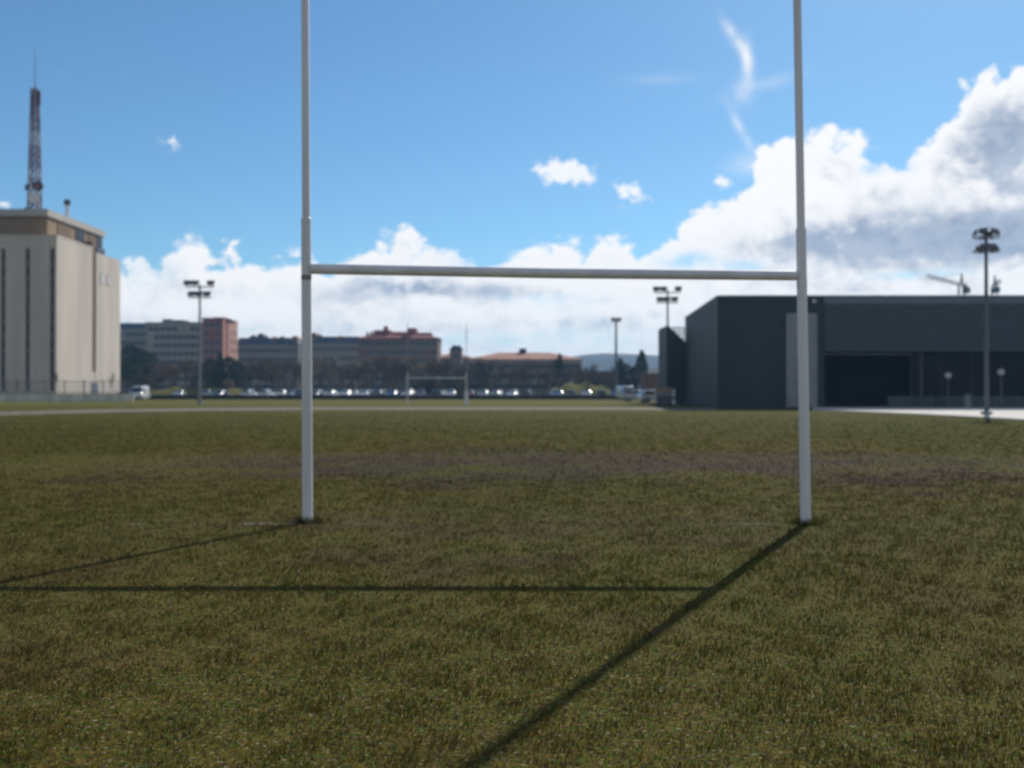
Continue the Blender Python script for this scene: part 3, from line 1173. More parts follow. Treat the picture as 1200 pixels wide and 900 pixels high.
def sports_hall():
    d = 83.0
    H = 9.14
    r = thing('sports_hall', 'long dark charcoal clad sports hall with recessed glazed front right of the pitch', 'building', (HX, d, 0))
    W = 48.0
    xo0 = X(966, d) - HX              # start of the opening
    zo = Z(412, d)
    # front wall left of the opening
    bx = X(803, 108) - HX
    by = 25.0
    m = MB()
    m.box(0.0, xo0, 0, .5, 0, H)
    m.build('front_wall', M['hall'], r)
    # side wall runs away from us
    m = MB()
    m.slab([(0, .003), (0.002, .5), (.5, .5), (bx + .5, by), (bx, by)], 0, H - .003)
    m.build('side_wall', M['hall_side'], r)
    m = MB()
    for i in range(1, 12):
        f = i / 12
        m.tube([(bx * f - .01, by * f, .02), (bx * f - .01, by * f, H - .06)], .035, 4, sm=False)
    m.build('side_ribs', M['hall_side'], r)
    # fascia above the opening, slightly proud
    m = MB()
    m.box(xo0 + .003, W, -.10, .5, zo, H - .55)
    m.build('fascia', M['hall_fascia'], r)
    m = MB()
    m.box(xo0 + .003, W, -.04, .5, H - .547, H - .02)
    m.build('gutter_band', M['roof_metal'], r)
    # roof
    m = MB()
    m.slab([(-.06, -.08), (W, -.14), (W, by), (bx - .06, by)], H, H + .14)
    m.build('roof', M['roof_metal'], r)
    m = MB()
    m.tube([(X(953, d) - HX, -.16, Z(353, d)), (X(953, d) - HX, -.40, Z(353, d) - .02)], .16, 12)
    m.build('wall_lamp', M['globe'], r)
    # pale sliding shutter
    xa, xb = X(921, d) - HX, X(957, d) - HX
    m = MB()
    zs = Z(367, d)
    n = 14
    for i in range(n):
        m.box(xa, xb, -.20 + (.02 if i % 2 else 0), -.004, .05 + (zs - .05) * i / n, .05 + (zs - .05) * (i + 1) / n - .012)
    m.build('shutter', M['panel'], r)
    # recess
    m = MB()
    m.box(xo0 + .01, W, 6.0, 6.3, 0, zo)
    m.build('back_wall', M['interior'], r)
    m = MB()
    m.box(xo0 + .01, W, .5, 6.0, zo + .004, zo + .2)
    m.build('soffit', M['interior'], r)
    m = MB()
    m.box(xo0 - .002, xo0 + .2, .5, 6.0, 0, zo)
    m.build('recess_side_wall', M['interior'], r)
    # glazing with mullions
    xg = X(1084, d) - HX
    q = xg
    while q < W - 2:
        m = MB()
        m.box(q + .05, q + 2.55, 3.0, 3.04, .1, zo - .01)
        g = m.build('window', M['hall_glass'], r)
        m = MB()
        m.box(q - .03, q + .05, 2.95, 3.08, 0, zo - .01)
        m.build('mullion', M['lampbox'], g)
        q += 2.6
    for px in (1081, 1166 + 80):
        m = MB()
        m.tube([(X(px, d) - HX, .25, 0), (X(px, d) - HX, .25, zo)], .11, 12)
        m.build('column', M['lampbox'], r)
    # glass balustrade along the terrace
    q = X(1046, d) - HX
    while q < W - 2:
        m = MB()
        m.box(q + .03, q + 1.77, .9, .93, .12, .95)
        b = m.build('balustrade_panel', M['bal'], r)
        m = MB()
        m.box(q - .03, q + .03, .88, .96, .0, 1.02)
        m.build('balustrade_post', M['darkgalv'], b)
        q += 1.8
    # sloping end wing behind
    m = MB()
    ya = by + .3
    da = d + ya
    m.prism([(X(781, da) - HX, 0), (X(803, da) - HX + .4, 0), (X(803, da) - HX + .4, Z(405, da)), (X(783, da) - HX, Z(381, da)), (X(781, da) - HX, Z(383, da))], ya, ya + 6)
    m.build('sloping_wing', M['hall_side'], r)
    m = MB()
    for i in range(6):
        zz = Z(403, da) + i * .38
        m.box(X(788, da + 4) - HX + .3 * max(0, 3 - i), X(803, da + 4) - HX + .3, ya + 4.2, ya + 4.26, zz, zz + .16)
    for px in (791, 796, 802):
        m.box(X(px, da + 4) - HX - .04, X(px, da + 4) - HX + .04, ya + 4.26, ya + 4.34, Z(420, da), Z(381, da))
    m.build('roof_screen', M['galv'], r)


M['bal'] = mat('green_glass', (0.045, 0.075, 0.07), 0.15, 0.1, 1.0, spec=0.4)
sports_hall()


def lamp_post(label, px, py, d):
    r = thing('lamp_post', label, 'lamp post', (X(px, d), d, 0.06), 0, 'globe lamps along the hall front')
    z = Z(py, d)
    m = MB()
    m.tube([(0, 0, 0), (0, 0, .3), (0, 0, z - .3)], [.07, .05, .04], 10)
    m.build('pole', M['darkgalv'], r)
    m = MB()
    m.ball((0, 0, z), .27, seg=16, rings=10)
    m.build('globe', M['globe'], r)
    m = MB()
    m.tube([(0, 0, z + .24), (0, 0, z + .32)], [.2, .06], 12)
    m.build('cap', M['lampbox'], r)


lamp_post('white globe lamp on a thin post right of the ring floodlight mast', 1173, 437, 79)
lamp_post('dimmer white globe lamp on a thin post between hall column and ring mast', 1111, 441, 81.5)


def bollard():
    d = D(477.3)
    r = thing('litter_bin', 'small grey litter bin standing by the glass balustrade', 'bin', (X(1134, 81), 81, .06))
    m = MB()
    m.tube([(0, 0, 0), (0, 0, .95)], [.26, .30], 14)
    m.build('drum', M['galv'], r)
    m = MB()
    m.tube([(0, 0, .95), (0, 0, 1.0), (0, 0, 1.12)], [.33, .33, .15], 14)
    m.build('lid', M['darkgalv'], r)


bollard()

# ------------------------------------------------------------------ far buildings


def window_grid(r, wm, x0, x1, y, z0, z1, nx, nz, skip=0.06):
    for j in range(nz):
        for i in range(nx):
            if random.random() < skip:
                continue
            link('window', wm, r, (x0 + (x1 - x0) * (i + .5) / nx, y, z0 + (z1 - z0) * (j + .5) / nz))


def side_windows(r, wm, x, y0, y1, z0, z1, ny, nz):
    for j in range(nz):
        for i in range(ny):
            o = link('window', wm, r, (x, y0 + (y1 - y0) * (i + .5) / ny, z0 + (z1 - z0) * (j + .5) / nz))
            o.rotation_euler = (0, 0, R(90))


W12 = window_mesh(1.3, 1.5)
W16 = window_mesh(1.9, 1.4)
W20 = window_mesh(2.6, 1.3)


def hip_roof(m, x0, x1, y0, y1, z, h, ov=.5, inset=None, mi=0):
    x0 -= ov; x1 += ov; y0 -= ov; y1 += ov
    ins = (y1 - y0) / 2 if inset is None else inset
    ym = (y0 + y1) / 2
    b = len(m.v)
    m.v += [(x0, y0, z), (x1, y0, z), (x1, y1, z), (x0, y1, z), (x0 + ins, ym, z + h), (x1 - ins, ym, z + h)]
    for q in ((0, 1, 5, 4), (1, 2, 5), (2, 3, 4, 5), (3, 0, 4), (3, 2, 1, 0)):
        m.face([b + i for i in q], mi)


def block(name, label, d, px0, px1, pyt, dep, wallm, roofm, roof, floors, cols, win, roof_h=2.5, extras=(), cat='building', sidew=0):
    x0, x1 = X(px0, d), X(px1, d)
    zt = Z(pyt, d)
    r = thing(name, label, cat, ((x0 + x1) / 2, d, 0))
    h = (x1 - x0) / 2
    m = MB()
    m.box(-h, h, 0, dep, 0, zt)
    m.build('wall', M[wallm], r)
    if cols:
        window_grid(r, win, -h + .5, h - .5, 0.0, 1.0 if floors > 1 else 1.0, zt - .4, cols, floors)
        for j in range(1, floors):
            z = 1.0 + (zt - 1.4) * j / floors
            m = MB()
            m.box(-h, h, -.05, 0, z - .12, z + .02)
            m.build('string_course', M['winframe'], r)
    if sidew:
        side_windows(r, win, h, 1, dep - 1, 1, zt - .4, sidew, floors)
    m = MB()
    if roof == 'flat':
        m.box(-h - .15, h + .15, -.15, dep + .15, zt, zt + .45)
    elif roof == 'hip':
        hip_roof(m, -h, h, 0, dep, zt, roof_h)
    elif roof == 'mansard':
        b = len(m.v)
        m.v += [(-h - .2, -.2, zt), (h + .2, -.2, zt), (h + .2, dep + .2, zt), (-h - .2, dep + .2, zt), (-h + 1, 1.2, zt + roof_h), (h - 1, 1.2, zt + roof_h), (h - 1, dep - 1.2, zt + roof_h), (-h + 1, dep - 1.2, zt + roof_h)]
        for q in ((0, 1, 5, 4), (1, 2, 6, 5), (2, 3, 7, 6), (3, 0, 4, 7), (4, 5, 6, 7), (3, 2, 1, 0)):
            m.face([b + i for i in q])
    rf = m.build('roof', M[roofm], r)
    for e in extras:               # (kind, px0, px1, top row, material)
        kind, a, b, top, mt = e
        m = MB()
        xa, xb = X(a, d) - (x0 + x1) / 2, X(b, d) - (x0 + x1) / 2
        if kind == 'dormer':
            zz = Z(top, d)
            m.prism([(xa, zt - .2), (xb, zt - .2), (xb, zz - .8), ((xa + xb) / 2, zz), (xa, zz - .8)], .3, dep * .5)
            m.build('dormer', M[mt], rf)
        elif kind == 'chimney':
            m.box(xa, xb, dep * .45, dep * .45 + 1.6, zt + .3, Z(top, d))
            m.build('chimney', M[mt], rf)
        else:
            m.box(xa, xb, dep * .25, dep * .75, zt + .2, Z(top, d))
            m.build('penthouse', M[mt], rf)
    return r


block('apartment_block', 'low grey apartment block with blue slate roof right beside the concrete tower', 345, 128, 174, 385, 14, 'render_grey', 'slate', 'mansard', 7, 7, W16, 2.0)
block('apartment_block', 'wide beige apartment block with blue rooftop boxes behind the left floodlight mast', 330, 171, 238, 379, 14, 'render_beige', 'render_grey', 'flat', 8, 9, W16,
      extras=(('pent', 186, 196, 373, 'slate'), ('pent', 199, 211, 374, 'slate'), ('pent', 172, 180, 378.5, 'slate'), ('chimney', 225, 229, 376, 'render_grey')))
rb = block('apartment_block', 'narrow dark red apartment block with a sunlit salmon end wall', 300, 237, 261, 374, 16, 'brick_red', 'brick_red', 'flat', 8, 3, W12,
           extras=(('pent', 246, 258, 370.5, 'brick_red'), ('pent', 260.5, 264, 373.0, 'slate')))
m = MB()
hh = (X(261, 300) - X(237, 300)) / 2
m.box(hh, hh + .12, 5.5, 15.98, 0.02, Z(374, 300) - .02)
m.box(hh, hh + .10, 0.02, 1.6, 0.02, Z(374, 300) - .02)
rbx = m.build('sunlit_end_wall', M['brick_sunlit'], rb)
side_windows(rb, W12, hh + .12, 7, 15, 1, Z(374, 300) - 2, 2, 7)
block('apartment_block', 'long low grey apartment row with blue slate mansard roofs left of the near post', 335, 276, 350, 404, 13, 'render_grey', 'slate', 'mansard', 5, 12, W16, 2.4,
      extras=(('dormer', 280, 286, 397, 'brick'), ('dormer', 292, 300, 392, 'slate'), ('dormer', 301, 309, 390, 'slate'), ('dormer', 318, 323, 394, 'brick'), ('dormer', 326, 334, 393.5, 'slate'), ('dormer', 341, 348, 393, 'brick')))
block('apartment_block', 'grey apartment row with blue slate mansard roofs right of the near post', 325, 352, 424, 402, 13, 'render_grey', 'slate', 'mansard', 5, 11, W16, 2.2,
      extras=(('dormer', 364, 370, 389, 'brick'), ('dormer', 371, 377, 391, 'slate'), ('dormer', 394, 402, 393, 'brick'), ('dormer', 408, 415, 395, 'slate')))
block('apartment_block', 'large brown brick apartment block with stepped red tiled roofs behind the far goal', 285, 420, 513, 396, 14, 'brick', 'tile_red', 'hip', 6, 15, W12, 2.2,
      extras=(('pent', 436, 456, 386, 'tile_red'), ('chimney', 446, 451, 380.5, 'tile_red'), ('pent', 458, 472, 389, 'tile_red'), ('pent', 476, 486, 383.5, 'tile_red'), ('pent', 488, 504, 389, 'tile_red'), ('chimney', 425, 428, 388, 'render_grey'),
              ('chimney', 430, 433, 387, 'render_grey')), sidew=3)
block('brick_hall', 'low brown hall with terracotta roof between brick block and far goal', 300, 508, 552, 419, 12, 'render_brown', 'tile_terra', 'hip', 3, 6, W16, 1.8)
block('stair_tower', 'narrow dark tower with flat blue cap just left of the far goal post', 262, 527, 541, 410, 5, 'render_brown', 'slate', 'flat', 4, 1, W12,
      extras=(('pent', 529, 539.5, 404.5, 'slate'),))
block('seminary_building', 'long beige building with low terracotta tiled roof right of the far goal', 255, 548, 682, 421, 16, 'render_beige', 'tile_terra', 'hip', 3, 20, W16, 2.0,
      extras=(('chimney', 608.5, 617.5, 407, 'slate'), ('chimney', 625, 631, 412, 'tile_terra')))
block('low_building', 'low brown building partly behind trees right of the terracotta roof', 240, 676, 748, 437, 10, 'render_brown', 'render_brown', 'flat', 1, 6, W16)
sb = block('brown_shed', 'small brown shed with a white strip along its roof left of the hall', 175, 757, 792, 439, 8, 'brick', 'render_brown', 'flat', 1, 0, W16)
m = MB()
xm = (X(757, 175) + X(792, 175)) / 2
m.box(X(759, 175) - xm, X(774, 175) - xm, -.30, -.16, Z(437.5, 175), Z(432, 175))
m.build('fascia_board', M['mast_white'], sb)

# tower cranes beyond the hall


def crane(label, px, d, ptop, jib, counter, yaw):
    r = thing('tower_crane', label, 'crane', (X(px, d), d, 0), yaw, 'tower cranes beyond the hall roof')
    zt = Z(ptop, d)
    m = MB()
    n = 22
    hw = .75
    for i in range(n):
        z0, z1 = zt * i / n, zt * (i + 1) / n
        for sx, sy in ((-1, -1), (1, -1), (1, 1), (-1, 1)):
            m.tube([(sx * hw, sy * hw, z0), (sx * hw, sy * hw, z1)], .13, 4)
        m.tube([(-hw, -hw, z0), (hw, -hw, z1)], .09, 4)
        m.tube([(hw, hw, z0), (-hw, hw, z1)], .09, 4)
    m.build('tower', M['yellow'], r)
    m = MB()
    m.tube([(0, 0, zt), (0, 0, zt + 3.2)], [.5, .12], 6)
    m.build('apex', M['yellow'], r)

    def truss(name, x0, x1, z, hgt):
        m = MB()
        k = max(4, int(abs(x1 - x0) / 2))
        for i in range(k):
            a, b = x0 + (x1 - x0) * i / k, x0 + (x1 - x0) * (i + 1) / k
            m.tube([(a, -.5, z), (b, -.5, z)], .07, 4)
            m.tube([(a, .5, z), (b, .5, z)], .07, 4)
            m.tube([(a, 0, z + hgt), (b, 0, z + hgt)], .07, 4)
            m.tube([(a, -.5, z), ((a + b) / 2, 0, z + hgt)], .07, 4)
            m.tube([((a + b) / 2, 0, z + hgt), (b, .5, z)], .07, 4)
        m.build(name, M['yellow'], r)
    truss('jib', 0, -jib, zt - .8, 1.0)
    truss('counter_jib', 0, counter, zt - .8, .8)
    m = MB()
    m.tube([(0, 0, zt + 3.1), (-jib * .6, 0, zt + .2)], .06, 4)
    m.tube([(0, 0, zt + 3.1), (counter * .9, 0, zt)], .06, 4)
    m.build('tie_cable', M['darkgalv'], r)
    m = MB()
    m.box(counter - 2.6, counter - .2, -.8, .8, zt - 2.6, zt - .8)
    m.build('counterweight', M['lampbox'], r)
    m = MB()
    m.box(-.3, 1.2, -1.6, -.4, zt - 2.6, zt - .9)
    m.build('cab', M['lampbox'], r)


crane('nearer tower crane with a long jib reaching left above the hall roof', 1127, 300, 332, 30.0, 6.0, R(49))
crane('second tower crane with a short dark counterweight just right of the ring mast', 1166, 330, 333, 16.0, 5.0, R(70))

# ------------------------------------------------------------------ trees


def bare_tree(seed, h):
    rn = random.Random(seed)
    tr, cr = MB(), MB()

    def grow(p, d, L, rad, lev):
        pts = [p]
        q = p.copy()
        dd = d.copy()
        for i in range(3):
            dd = (dd + Vector((rn.uniform(-.16, .16), rn.uniform(-.16, .16), rn.uniform(-.02, .12)))).normalized()
            q = q + dd * (L / 3)
            pts.append(q.copy())
        if lev <= 2:
            (tr if lev <= 1 else cr).tube(pts, [rad, rad * .85, rad * .7, rad * .5], 5 if lev else 7, sm=True)
        else:
            b = len(cr.v)
            s = dd.orthogonal().normalized() * rad
            cr.v += [tuple(p - s), tuple(p + s), tuple(pts[-1])]
            cr.face([b, b + 1, b + 2])
        if lev >= 4:
            return
        n = (5, 5, 6, 7)[lev]
        for i in range(n):
            t = rn.uniform(.35, 1.0) if lev else rn.uniform(.55, 1.0)
            k = min(2, int(t * 3))
            bp = pts[k].lerp(pts[k + 1], t * 3 - k)
            a = rn.uniform(0, 2 * math.pi)
            sp = rn.uniform(.5, 1.0)
            side = Vector((math.cos(a), math.sin(a), 0))
            nd = (dd * 1.0 + side * sp + Vector((0, 0, .15))).normalized()
            grow(bp, nd, L * rn.uniform(.5, .72), max(rad * .5, (.0, .0, .03, .032, .028)[lev]), lev + 1)
    grow(Vector((0, 0, -.1)), Vector((0, 0, 1)), h * .48, h * .02, 0)
    return tr, cr


def evergreen(seed, h, rad, spire):
    rn = random.Random(seed)
    tr, cr = MB(), MB()
    tr.tube([(0, 0, -.1), (0, 0, h * .5), (0, 0, h * .97)], [h * .022, h * .014, .02], 7)
    n = 2600
    lobes = [(rn.uniform(0, 6.28), rn.uniform(.1, .95), rn.uniform(.75, 1.25)) for _ in range(26)]
    for i in range(n):
        t = rn.random() ** .8
        z = h * (.08 + .92 * t)
        env_ = rad * ((1 - t) ** .8 + .03 if spire else (math.sin(math.pi * min(1, .12 + t * .88)) ** .6))
        a = rn.uniform(0, 6.28)
        k = 1.0
        for la, lt, ls in lobes:
            da = abs((a - la + 3.14159) % 6.28318 - 3.14159)
            if da < .6 and abs(t - lt) < .12:
                k = ls
        rr = env_ * k * (1 - .55 * rn.random() ** 2)
        c = Vector((rr * math.cos(a), rr * math.sin(a), z))
        s = rn.uniform(.10, .28) * (h / 9) ** .5
        d1 = Vector((rn.gauss(0, 1), rn.gauss(0, 1), rn.gauss(0, .6))).normalized() * s
        d2 = Vector((rn.gauss(0, 1), rn.gauss(0, 1), rn.gauss(0, .6) - .3)).normalized() * s
        b = len(cr.v)
        cr.v += [tuple(c - d1), tuple(c + d1), tuple(c + d2 * 1.5)]
        cr.face([b, b + 1, b + 2])
    return tr, cr


PROTO = []
for s in (1, 2, 3, 4):
    a, b = bare_tree(s, 10.0)
    PROTO.append((a.mesh('trunk', M['bark']), b.mesh('crown', M['twig'])))
EVER = {}
for k, (s, h, rd, sp, mt) in {'cone': (11, 10, 2.6, True, 'needle'), 'round': (12, 10, 3.4, False, 'needle'), 'bush': (13, 6, 2.6, False, 'needle2')}.items():
    a, b = evergreen(s, h, rd, sp)
    EVER[k] = (a.mesh('trunk', M['bark']), b.mesh('crown', M[mt]))
tree_items = []
used = {}


def put_tree(key, me, px, d, sc, what, where, group, name):
    if key not in used:
        r = thing(name, 'tree', 'tree', (0, 0, 0), 0, group)
        link('trunk', me[0], r)
        link('crown', me[1], r)
        used[key] = r
    else:
        r = copy_tree(used[key])
    r['group'] = group
    r.location = (X(px, d), d, 0)
    r.rotation_euler = (0, 0, random.uniform(0, 6.28))
    r.scale = (sc * random.uniform(.95, 1.2), sc * random.uniform(.95, 1.2), sc)
    tree_items.append((r, px, what, where))
    return r


def where_tree(px):
    for lim, s in ((172, 'beside the concrete tower'), (237, 'before the beige apartment block'), (278, 'before the red apartment block'), (358, 'before slate row left of near post'), (421, 'before slate row right of near post'),
                   (476, 'before brick block left of far goal'), (547, 'seen through the far goal'), (612, 'before left half of terracotta roof'), (684, 'before right half of terracotta roof'), (730, 'around the slim floodlight mast'), (2000, 'near the brown shed')):
        if px < lim:
            return s


random.seed(21)
# the belt of bare trees behind the parked cars
px = 150.0
i = 0
while px < 760:
    d = random.uniform(212, 246)
    topy = 427 - 9 * math.sin((px - 150) / 610 * 3.14) + random.uniform(-9, 7)
    if 360 < px < 500:
        topy -= 3
    if px > 640:
        topy += 6
    hh = Z(topy, d)
    small = hh < 6.2
    put_tree('bare%d' % (i % 4), PROTO[i % 4], px, d, hh / 10.0, 'short bare brown tree' if small else 'tall bare brown tree', where_tree(px), 'bare winter trees behind the car park', 'bare_tree')
    px += random.uniform(4.6, 8.6)
    i += 1
# smaller ones in the car park itself
px = 180.0
while px < 735:
    d = random.uniform(186, 200)
    put_tree('bare%d' % (i % 4), PROTO[i % 4], px, d, random.uniform(.36, .52), 'young bare sapling among the cars', where_tree(px), 'saplings in the car park', 'bare_sapling')
    px += random.uniform(20, 38)
    i += 1
for (px, d, topy, key, what) in ((152, 225, 404, 'round', 'dark evergreen tree'), (163, 222, 408, 'round', 'dark evergreen tree'), (172, 230, 412, 'round', 'dark evergreen tree'), (150, 215, 424, 'bush', 'dark evergreen bush'),
                                 (247, 212, 420, 'round', 'dark evergreen tree'), (258, 210, 414, 'cone', 'dark spreading conifer'), (268, 208, 418, 'round', 'dark evergreen tree'), (278, 214, 424, 'round', 'dark evergreen tree'), (240, 205, 432, 'bush', 'dark evergreen bush'),
                                 (494, 205, 440, 'bush', 'dark evergreen bush'), (507, 206, 441, 'bush', 'dark evergreen bush'), (523, 204, 441, 'bush', 'dark evergreen bush'), (536, 206, 443, 'bush', 'dark evergreen bush'),
                                 (562, 225, 426, 'round', 'dark evergreen tree'), (656, 232, 415, 'cone', 'dark spreading conifer'), (727, 214, 420, 'cone', 'dark spreading conifer'), (733, 218, 426, 'round', 'dark evergreen tree'),
                                 (752, 214, 411, 'cone', 'dark spreading conifer'), (744, 222, 430, 'bush', 'dark evergreen bush'), (765, 205, 434, 'bush', 'dark evergreen bush')):
    base = {'cone': 10, 'round': 10, 'bush': 6}[key]
    put_tree(key, EVER[key], px, d, Z(topy, d) / base, what, where_tree(px), 'evergreens behind the car park', 'evergreen_tree')
# thin saplings before the tower block
for px, top in ((20, 436), (66, 431), (131, 427)):
    d = 141
    put_tree('bare%d' % (i % 4), PROTO[i % 4], px, d, Z(top, d) / 10, 'thin bare sapling', 'behind the white wall', 'saplings before the tower', 'bare_sapling').scale = (.14, .14, Z(top, d) / 10)
    i += 1
order_labels(tree_items)

# low dark hedge in front of the car park


def hedge():
    d = 157.0
    x0, x1 = X(176, d), X(728, d)
    m = MB()
    n = 420
    rn = random.Random(5)
    r = thing('clipped_hedge', 'low dark clipped hedge running along the front of the car park', 'hedge', ((x0 + x1) / 2, d, 0))
    L = x1 - x0
    m = MB()
    k = 180
    for i in range(k + 1):
        q = -L / 2 + L * i / k
        for yy, zz in ((-.45, -.05), (-.5, .35), (-.42, .62), (0, .70), (.42, .62), (.5, .35), (.45, -.05)):
            m.v.append((q, yy + rn.uniform(-.06, .06), zz + (rn.uniform(-.09, .09) if zz > 0 else 0)))
    for i in range(k):
        for j in range(6):
            m.face([i * 7 + j, (i + 1) * 7 + j, (i + 1) * 7 + j + 1, i * 7 + j + 1])
    for i in range(5000):
        c = Vector((rn.uniform(-L / 2, L / 2), rn.uniform(-.5, .1), rn.uniform(.02, .74)))
        s = .09
        b = len(m.v)
        m.v += [tuple(c + Vector((rn.gauss(0, s), rn.gauss(0, s), rn.gauss(0, s)))) for _ in range(3)]
        m.face([b, b + 1, b + 2])
    m.build('foliage', M['hedge'], r)


hedge()

# ------------------------------------------------------------------ parked cars


def car_meshes(kind):
    """car pointing towards -Y, origin on the ground under its middle"""
    if kind == 'van':
        L, Wd, H = 4.7, 1.9, 2.05
        prof = [(-2.35, .30), (-2.38, .75), (-2.25, 1.0), (-1.75, 1.12), (-1.15, 1.95), (-.9, 2.05), (2.2, 2.05), (2.34, 1.9), (2.36, .30)]
        glass = [((-1.72, 1.16), (-1.17, 1.90))]
        side = [(-1.5, 1.15), (-1.02, 1.85), (-.2, 1.85), (-.2, 1.15)]
        belt = 1.10
    elif kind == 'saloon':
        L, Wd, H = 4.4, 1.76, 1.44
        prof = [(-2.2, .30), (-2.24, .60), (-2.12, .80), (-1.05, .95), (-.35, 1.40), (0.0, 1.44), (.85, 1.42), (1.55, 1.02), (2.1, .98), (2.22, .75), (2.2, .30)]
        glass = [((-1.02, .98), (-.36, 1.385)), ((.88, 1.40), (1.52, 1.04))]
        side = [(-.9, .98), (-.28, 1.36), (.8, 1.36), (1.35, 1.0)]
        belt = .95
    else:
        L, Wd, H = 3.9, 1.70, 1.48
        prof = [(-1.95, .30), (-1.99, .62), (-1.85, .82), (-1.0, .98), (-.35, 1.42), (0, 1.48), (1.45, 1.45), (1.85, 1.0), (1.95, .75), (1.93, .30)]
        glass = [((-.97, 1.01), (-.36, 1.405)), ((1.48, 1.42), (1.84, 1.03))]
        side = [(-.85, 1.0), (-.28, 1.38), (1.35, 1.38), (1.65, 1.0)]
        belt = .97
    hw = Wd / 2

    def half(z):                  # tumblehome above the belt line
        if z <= belt:
            return hw * (1 - .04 * max(0, (.5 - z)))
        return hw - (z - belt) / (H - belt) * .20
    m = MB()
    n = len(prof)
    for s in (-1, 1):
        m.v += [(s * half(z), y, z) for y, z in prof]
    for i in range(n - 1):
        m.face([i, n + i, n + i + 1, i + 1], 0, False)
    m.face([0, n - 1, 2 * n - 1, n], 0)
    m.face(list(range(n)), 0)
    m.face([n + q for q in reversed(range(n))], 0)
    body = m
    g = MB()
    out = []
    for (y0, z0), (y1, z1) in glass:
        nv = Vector((0, (z1 - z0), -(y1 - y0)))
        nv = nv.normalized() * .012
        if nv.z < 0:
            nv = -nv
        a, b = half(z0) - .10, half(z1) - .08
        q = MB()
        q.quad((-a, y0 + nv.y, z0 + nv.z), (a, y0 + nv.y, z0 + nv.z), (b, y1 + nv.y, z1 + nv.z), (-b, y1 + nv.y, z1 + nv.z))
        out.append(('windscreen' if y0 < 0 else 'rear_window', q))
    for s in (-1, 1):
        q = MB()
        q.quad(*[(s * (half(z) + .010), y, z) for y, z in side])
        out.append(('side_window', q))
    wy = (-L * .32, L * .32)
    wheels = []
    for y in wy:
        for s in (-1, 1):
            q = MB()
            q.tube([(s * (hw - .16), y, .31), (s * (hw + .015), y, .31)], .31, 14)
            t = MB()
            t.tube([(s * (hw + .0155), y, .31), (s * (hw + .02), y, .31)], .19, 12)
            wheels.append((q, t))
    lights = []
    zz = .70 if kind != 'van' else .85
    yl = min(y for y, z in prof)
    for s in (-1, 1):
        q = MB()
        q.box(s * (hw - .28) - .15, s * (hw - .28) + .15, yl - .015, yl + .2, zz - .09, zz + .07)
        lights.append(q)
    bump = MB()
    bump.box(-hw + .04, hw - .04, yl - .06, yl + .3, .28, .50)
    bump.box(-.26, .26, yl - .07, yl - .061, .40, .50, 1)
    return body, out, wheels, lights, bump


car_proto = {}


def car(kind, colour, loc, rz, group):
    if kind not in car_proto:
        r = thing('parked_' + ('van' if kind == 'van' else 'car'), 'car', 'van' if kind == 'van' else 'car', loc, rz, group)
        body, glass, wheels, lights, bump = car_meshes(kind)
        bo = body.build('body', M['car_white'], r)
        bm = bmesh.new()
        bm.from_mesh(bo.data)
        bmesh.ops.bevel(bm, geom=[e for e in bm.edges if e.calc_face_angle(0) > .25], offset=.11, segments=3, profile=.5, affect='EDGES', clamp_overlap=True)
        for f in bm.faces:
            f.smooth = True
        bm.to_mesh(bo.data)
        bm.free()
        for nme, q in glass:
            q.build(nme, M['windscreen'], r)
        for q, t in wheels:
            wq = q.build('wheel', M['tyre'], r)
            t.build('rim', M['rim'], wq)
        for q in lights:
            q.build('headlight', M['headlight'], r)
        bump.build('bumper', [M['lampbox'], M['mast_white']], r)
        car_proto[kind] = r
    else:
        r = copy_tree(car_proto[kind])
    r.location = loc
    r.rotation_euler = (0, 0, rz)
    r['group'] = group
    for c in r.children:
        if c.name.split('.')[0] == 'body':
            c.material_slots[0].link = 'OBJECT'
            c.material_slots[0].material = M['car_' + colour]
    return r


def where_car(px):
    for lim, s in ((234, 'left of the left floodlight mast'), (360, 'between left floodlight mast and near post'), (477, 'between near post and far goal'), (547, 'seen through the far goal'), (640, 'just right of the far goal'), (2000, 'left of the slim mast')):
        if px < lim:
            return s


random.seed(4)
items = []
seq = ['white', 'white', 'silver', 'white', 'white', 'silver', 'white', 'dark grey', 'silver', 'blue', 'white', 'black', 'silver', 'white', 'red', 'pale green', 'white', 'silver', 'dark grey', 'white', 'blue', 'white', 'silver', 'black']
x = X(206, 176)
i = 0
while x < X(716, 176):
    px = 600 + x / 176 * F
    k = random.choice(['hatchback', 'hatchback', 'saloon'])
    if px < 236 and not (208 < px < 226):
        x += 2.9
        continue
    if 262 < px < 284 or random.random() < .13:
        x += 2.7
        continue
    c = random.choice(seq)
    o = car(k, c, (x + random.uniform(-.15, .15), 176 + random.uniform(-.8, .8), .006), random.choice([0, math.pi]) + random.uniform(-.24, .24), 'front row of parked cars')
    items.append((o, px, f'{c} {k} in the front row', where_car(px)))
    x += random.choice((2.35, 2.45, 2.6, 2.75, 3.1))
    i += 1
x = X(196, 192)
while x < X(735, 192):
    px = 600 + x / 192 * F
    if random.random() < .72:
        k = random.choice(['hatchback', 'saloon', 'saloon'])
        c = random.choice(seq)
        o = car(k, c, (x, 190 + random.uniform(-.5, .5), .006), random.choice([0, math.pi]) + random.uniform(-.06, .06), 'back row of parked cars')
        items.append((o, px, f'{c} {k} in the back row', where_car(px)))
    x += random.uniform(2.5, 2.9)
order_labels(items)
o = car('van', 'white', (X(163.5, 150), 150, 0), R(4), 'white vans')
o['label'] = 'white van parked at the end of the white wall beside the concrete tower'
o = car('saloon', 'dark grey', (X(152, 158), 158, 0), R(70), 'cars by the tower')
o['label'] = 'dark grey car half hidden behind the white van beside the concrete tower'
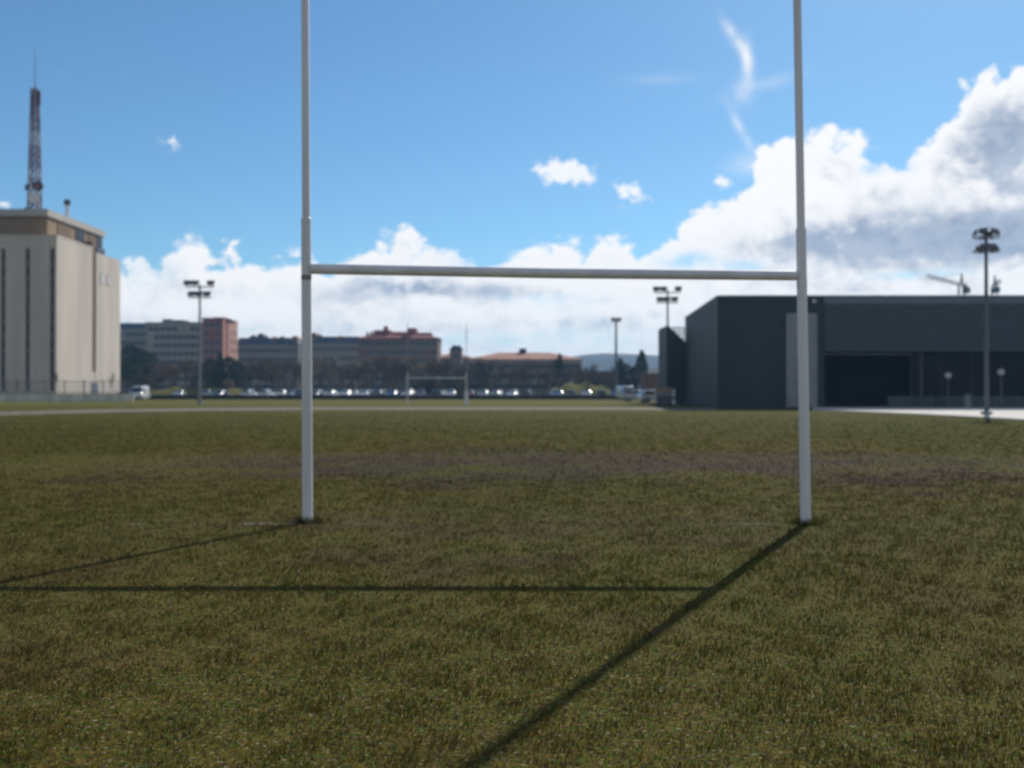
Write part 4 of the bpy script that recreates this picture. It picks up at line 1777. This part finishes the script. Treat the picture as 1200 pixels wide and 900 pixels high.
o = car('hatchback', 'silver', (X(747, 128), 128, 0), R(68), 'cars by the hall')
o['label'] = 'silver car parked side on between slim mast and dark hall'
o = car('van', 'white', (X(733, 148), 148, 0), R(12), 'white vans')
o['label'] = 'white van parked just right of the slim floodlight mast'
o = car('hatchback', 'white', (X(768, 116), 116, 0), R(100), 'cars by the hall')
o['label'] = 'white car parked side on nearest the sloping wing of the hall'


def hall_cart():
    d = 92.0
    r = thing('equipment_trolley', 'dark equipment trolley with white end panels against the hall end wall', 'trolley', (X(779, d), d, 0))
    m = MB()
    m.box(-.75, .75, -.4, .4, .25, .95)
    m.build('body', M['darkgalv'], r)
    m = MB()
    m.box(-.8, .5, -.45, .45, 1.35, 1.7)
    m.build('board_stack', M['crate_tan'], r)
    m = MB()
    m.box(-.8, .6, -.46, .46, .953, 1.347)
    m.build('tarpaulin', M['galv'], r)
    for z0, z1 in ((.15, .65), (.85, 1.55)):
        m = MB()
        m.box(.62, .85, -.62, -.405, z0, z1)
        m.build('end_panel', M['mast_white'], r)
    for s in (-1, 1):
        for q in (-1, 1):
            m = MB()
            m.tube([(s * .55, q * .36, .14), (s * .55, q * .42, .14)], .14, 12)
            m.build('wheel', M['tyre'], r)


hall_cart()

# ------------------------------------------------------------------ air
HAZE = 2.9e-4
if HAZE:
    m = MB()
    m.box(-1660, 1660, -140, 1720, -3, 70)
    hm = bpy.data.materials.new('haze')
    hm.use_nodes = True
    t = NT(hm.node_tree)
    t.n.clear()
    out = t.new('ShaderNodeOutputMaterial')
    pv = t.new('ShaderNodeVolumePrincipled')
    pv.inputs['Color'].default_value = (0.32, 0.62, 1.0, 1)
    pv.inputs['Density'].default_value = HAZE
    pv.inputs['Anisotropy'].default_value = 0.2
    t.l.new(pv.outputs[0], out.inputs['Volume'])
    hz = m.build('haze', hm)
    hz['kind'] = 'stuff'
    hz['label'] = 'thin bluish air haze over the whole field and town'
    hz['category'] = 'haze'

# ------------------------------------------------------------------ render settings
scene.render.engine = 'CYCLES'
scene.cycles.use_denoising = True
scene.cycles.max_bounces = 5
scene.cycles.volume_bounces = 0
scene.cycles.transparent_max_bounces = 8
scene.cycles.pixel_filter_type = 'BLACKMAN_HARRIS'
scene.cycles.filter_width = 2.3
scene.view_settings.view_transform = 'Standard'
scene.view_settings.look = 'None'
scene.view_settings.exposure = 0.0
scene.view_settings.gamma = 1.0
scene.view_settings.use_curve_mapping = False
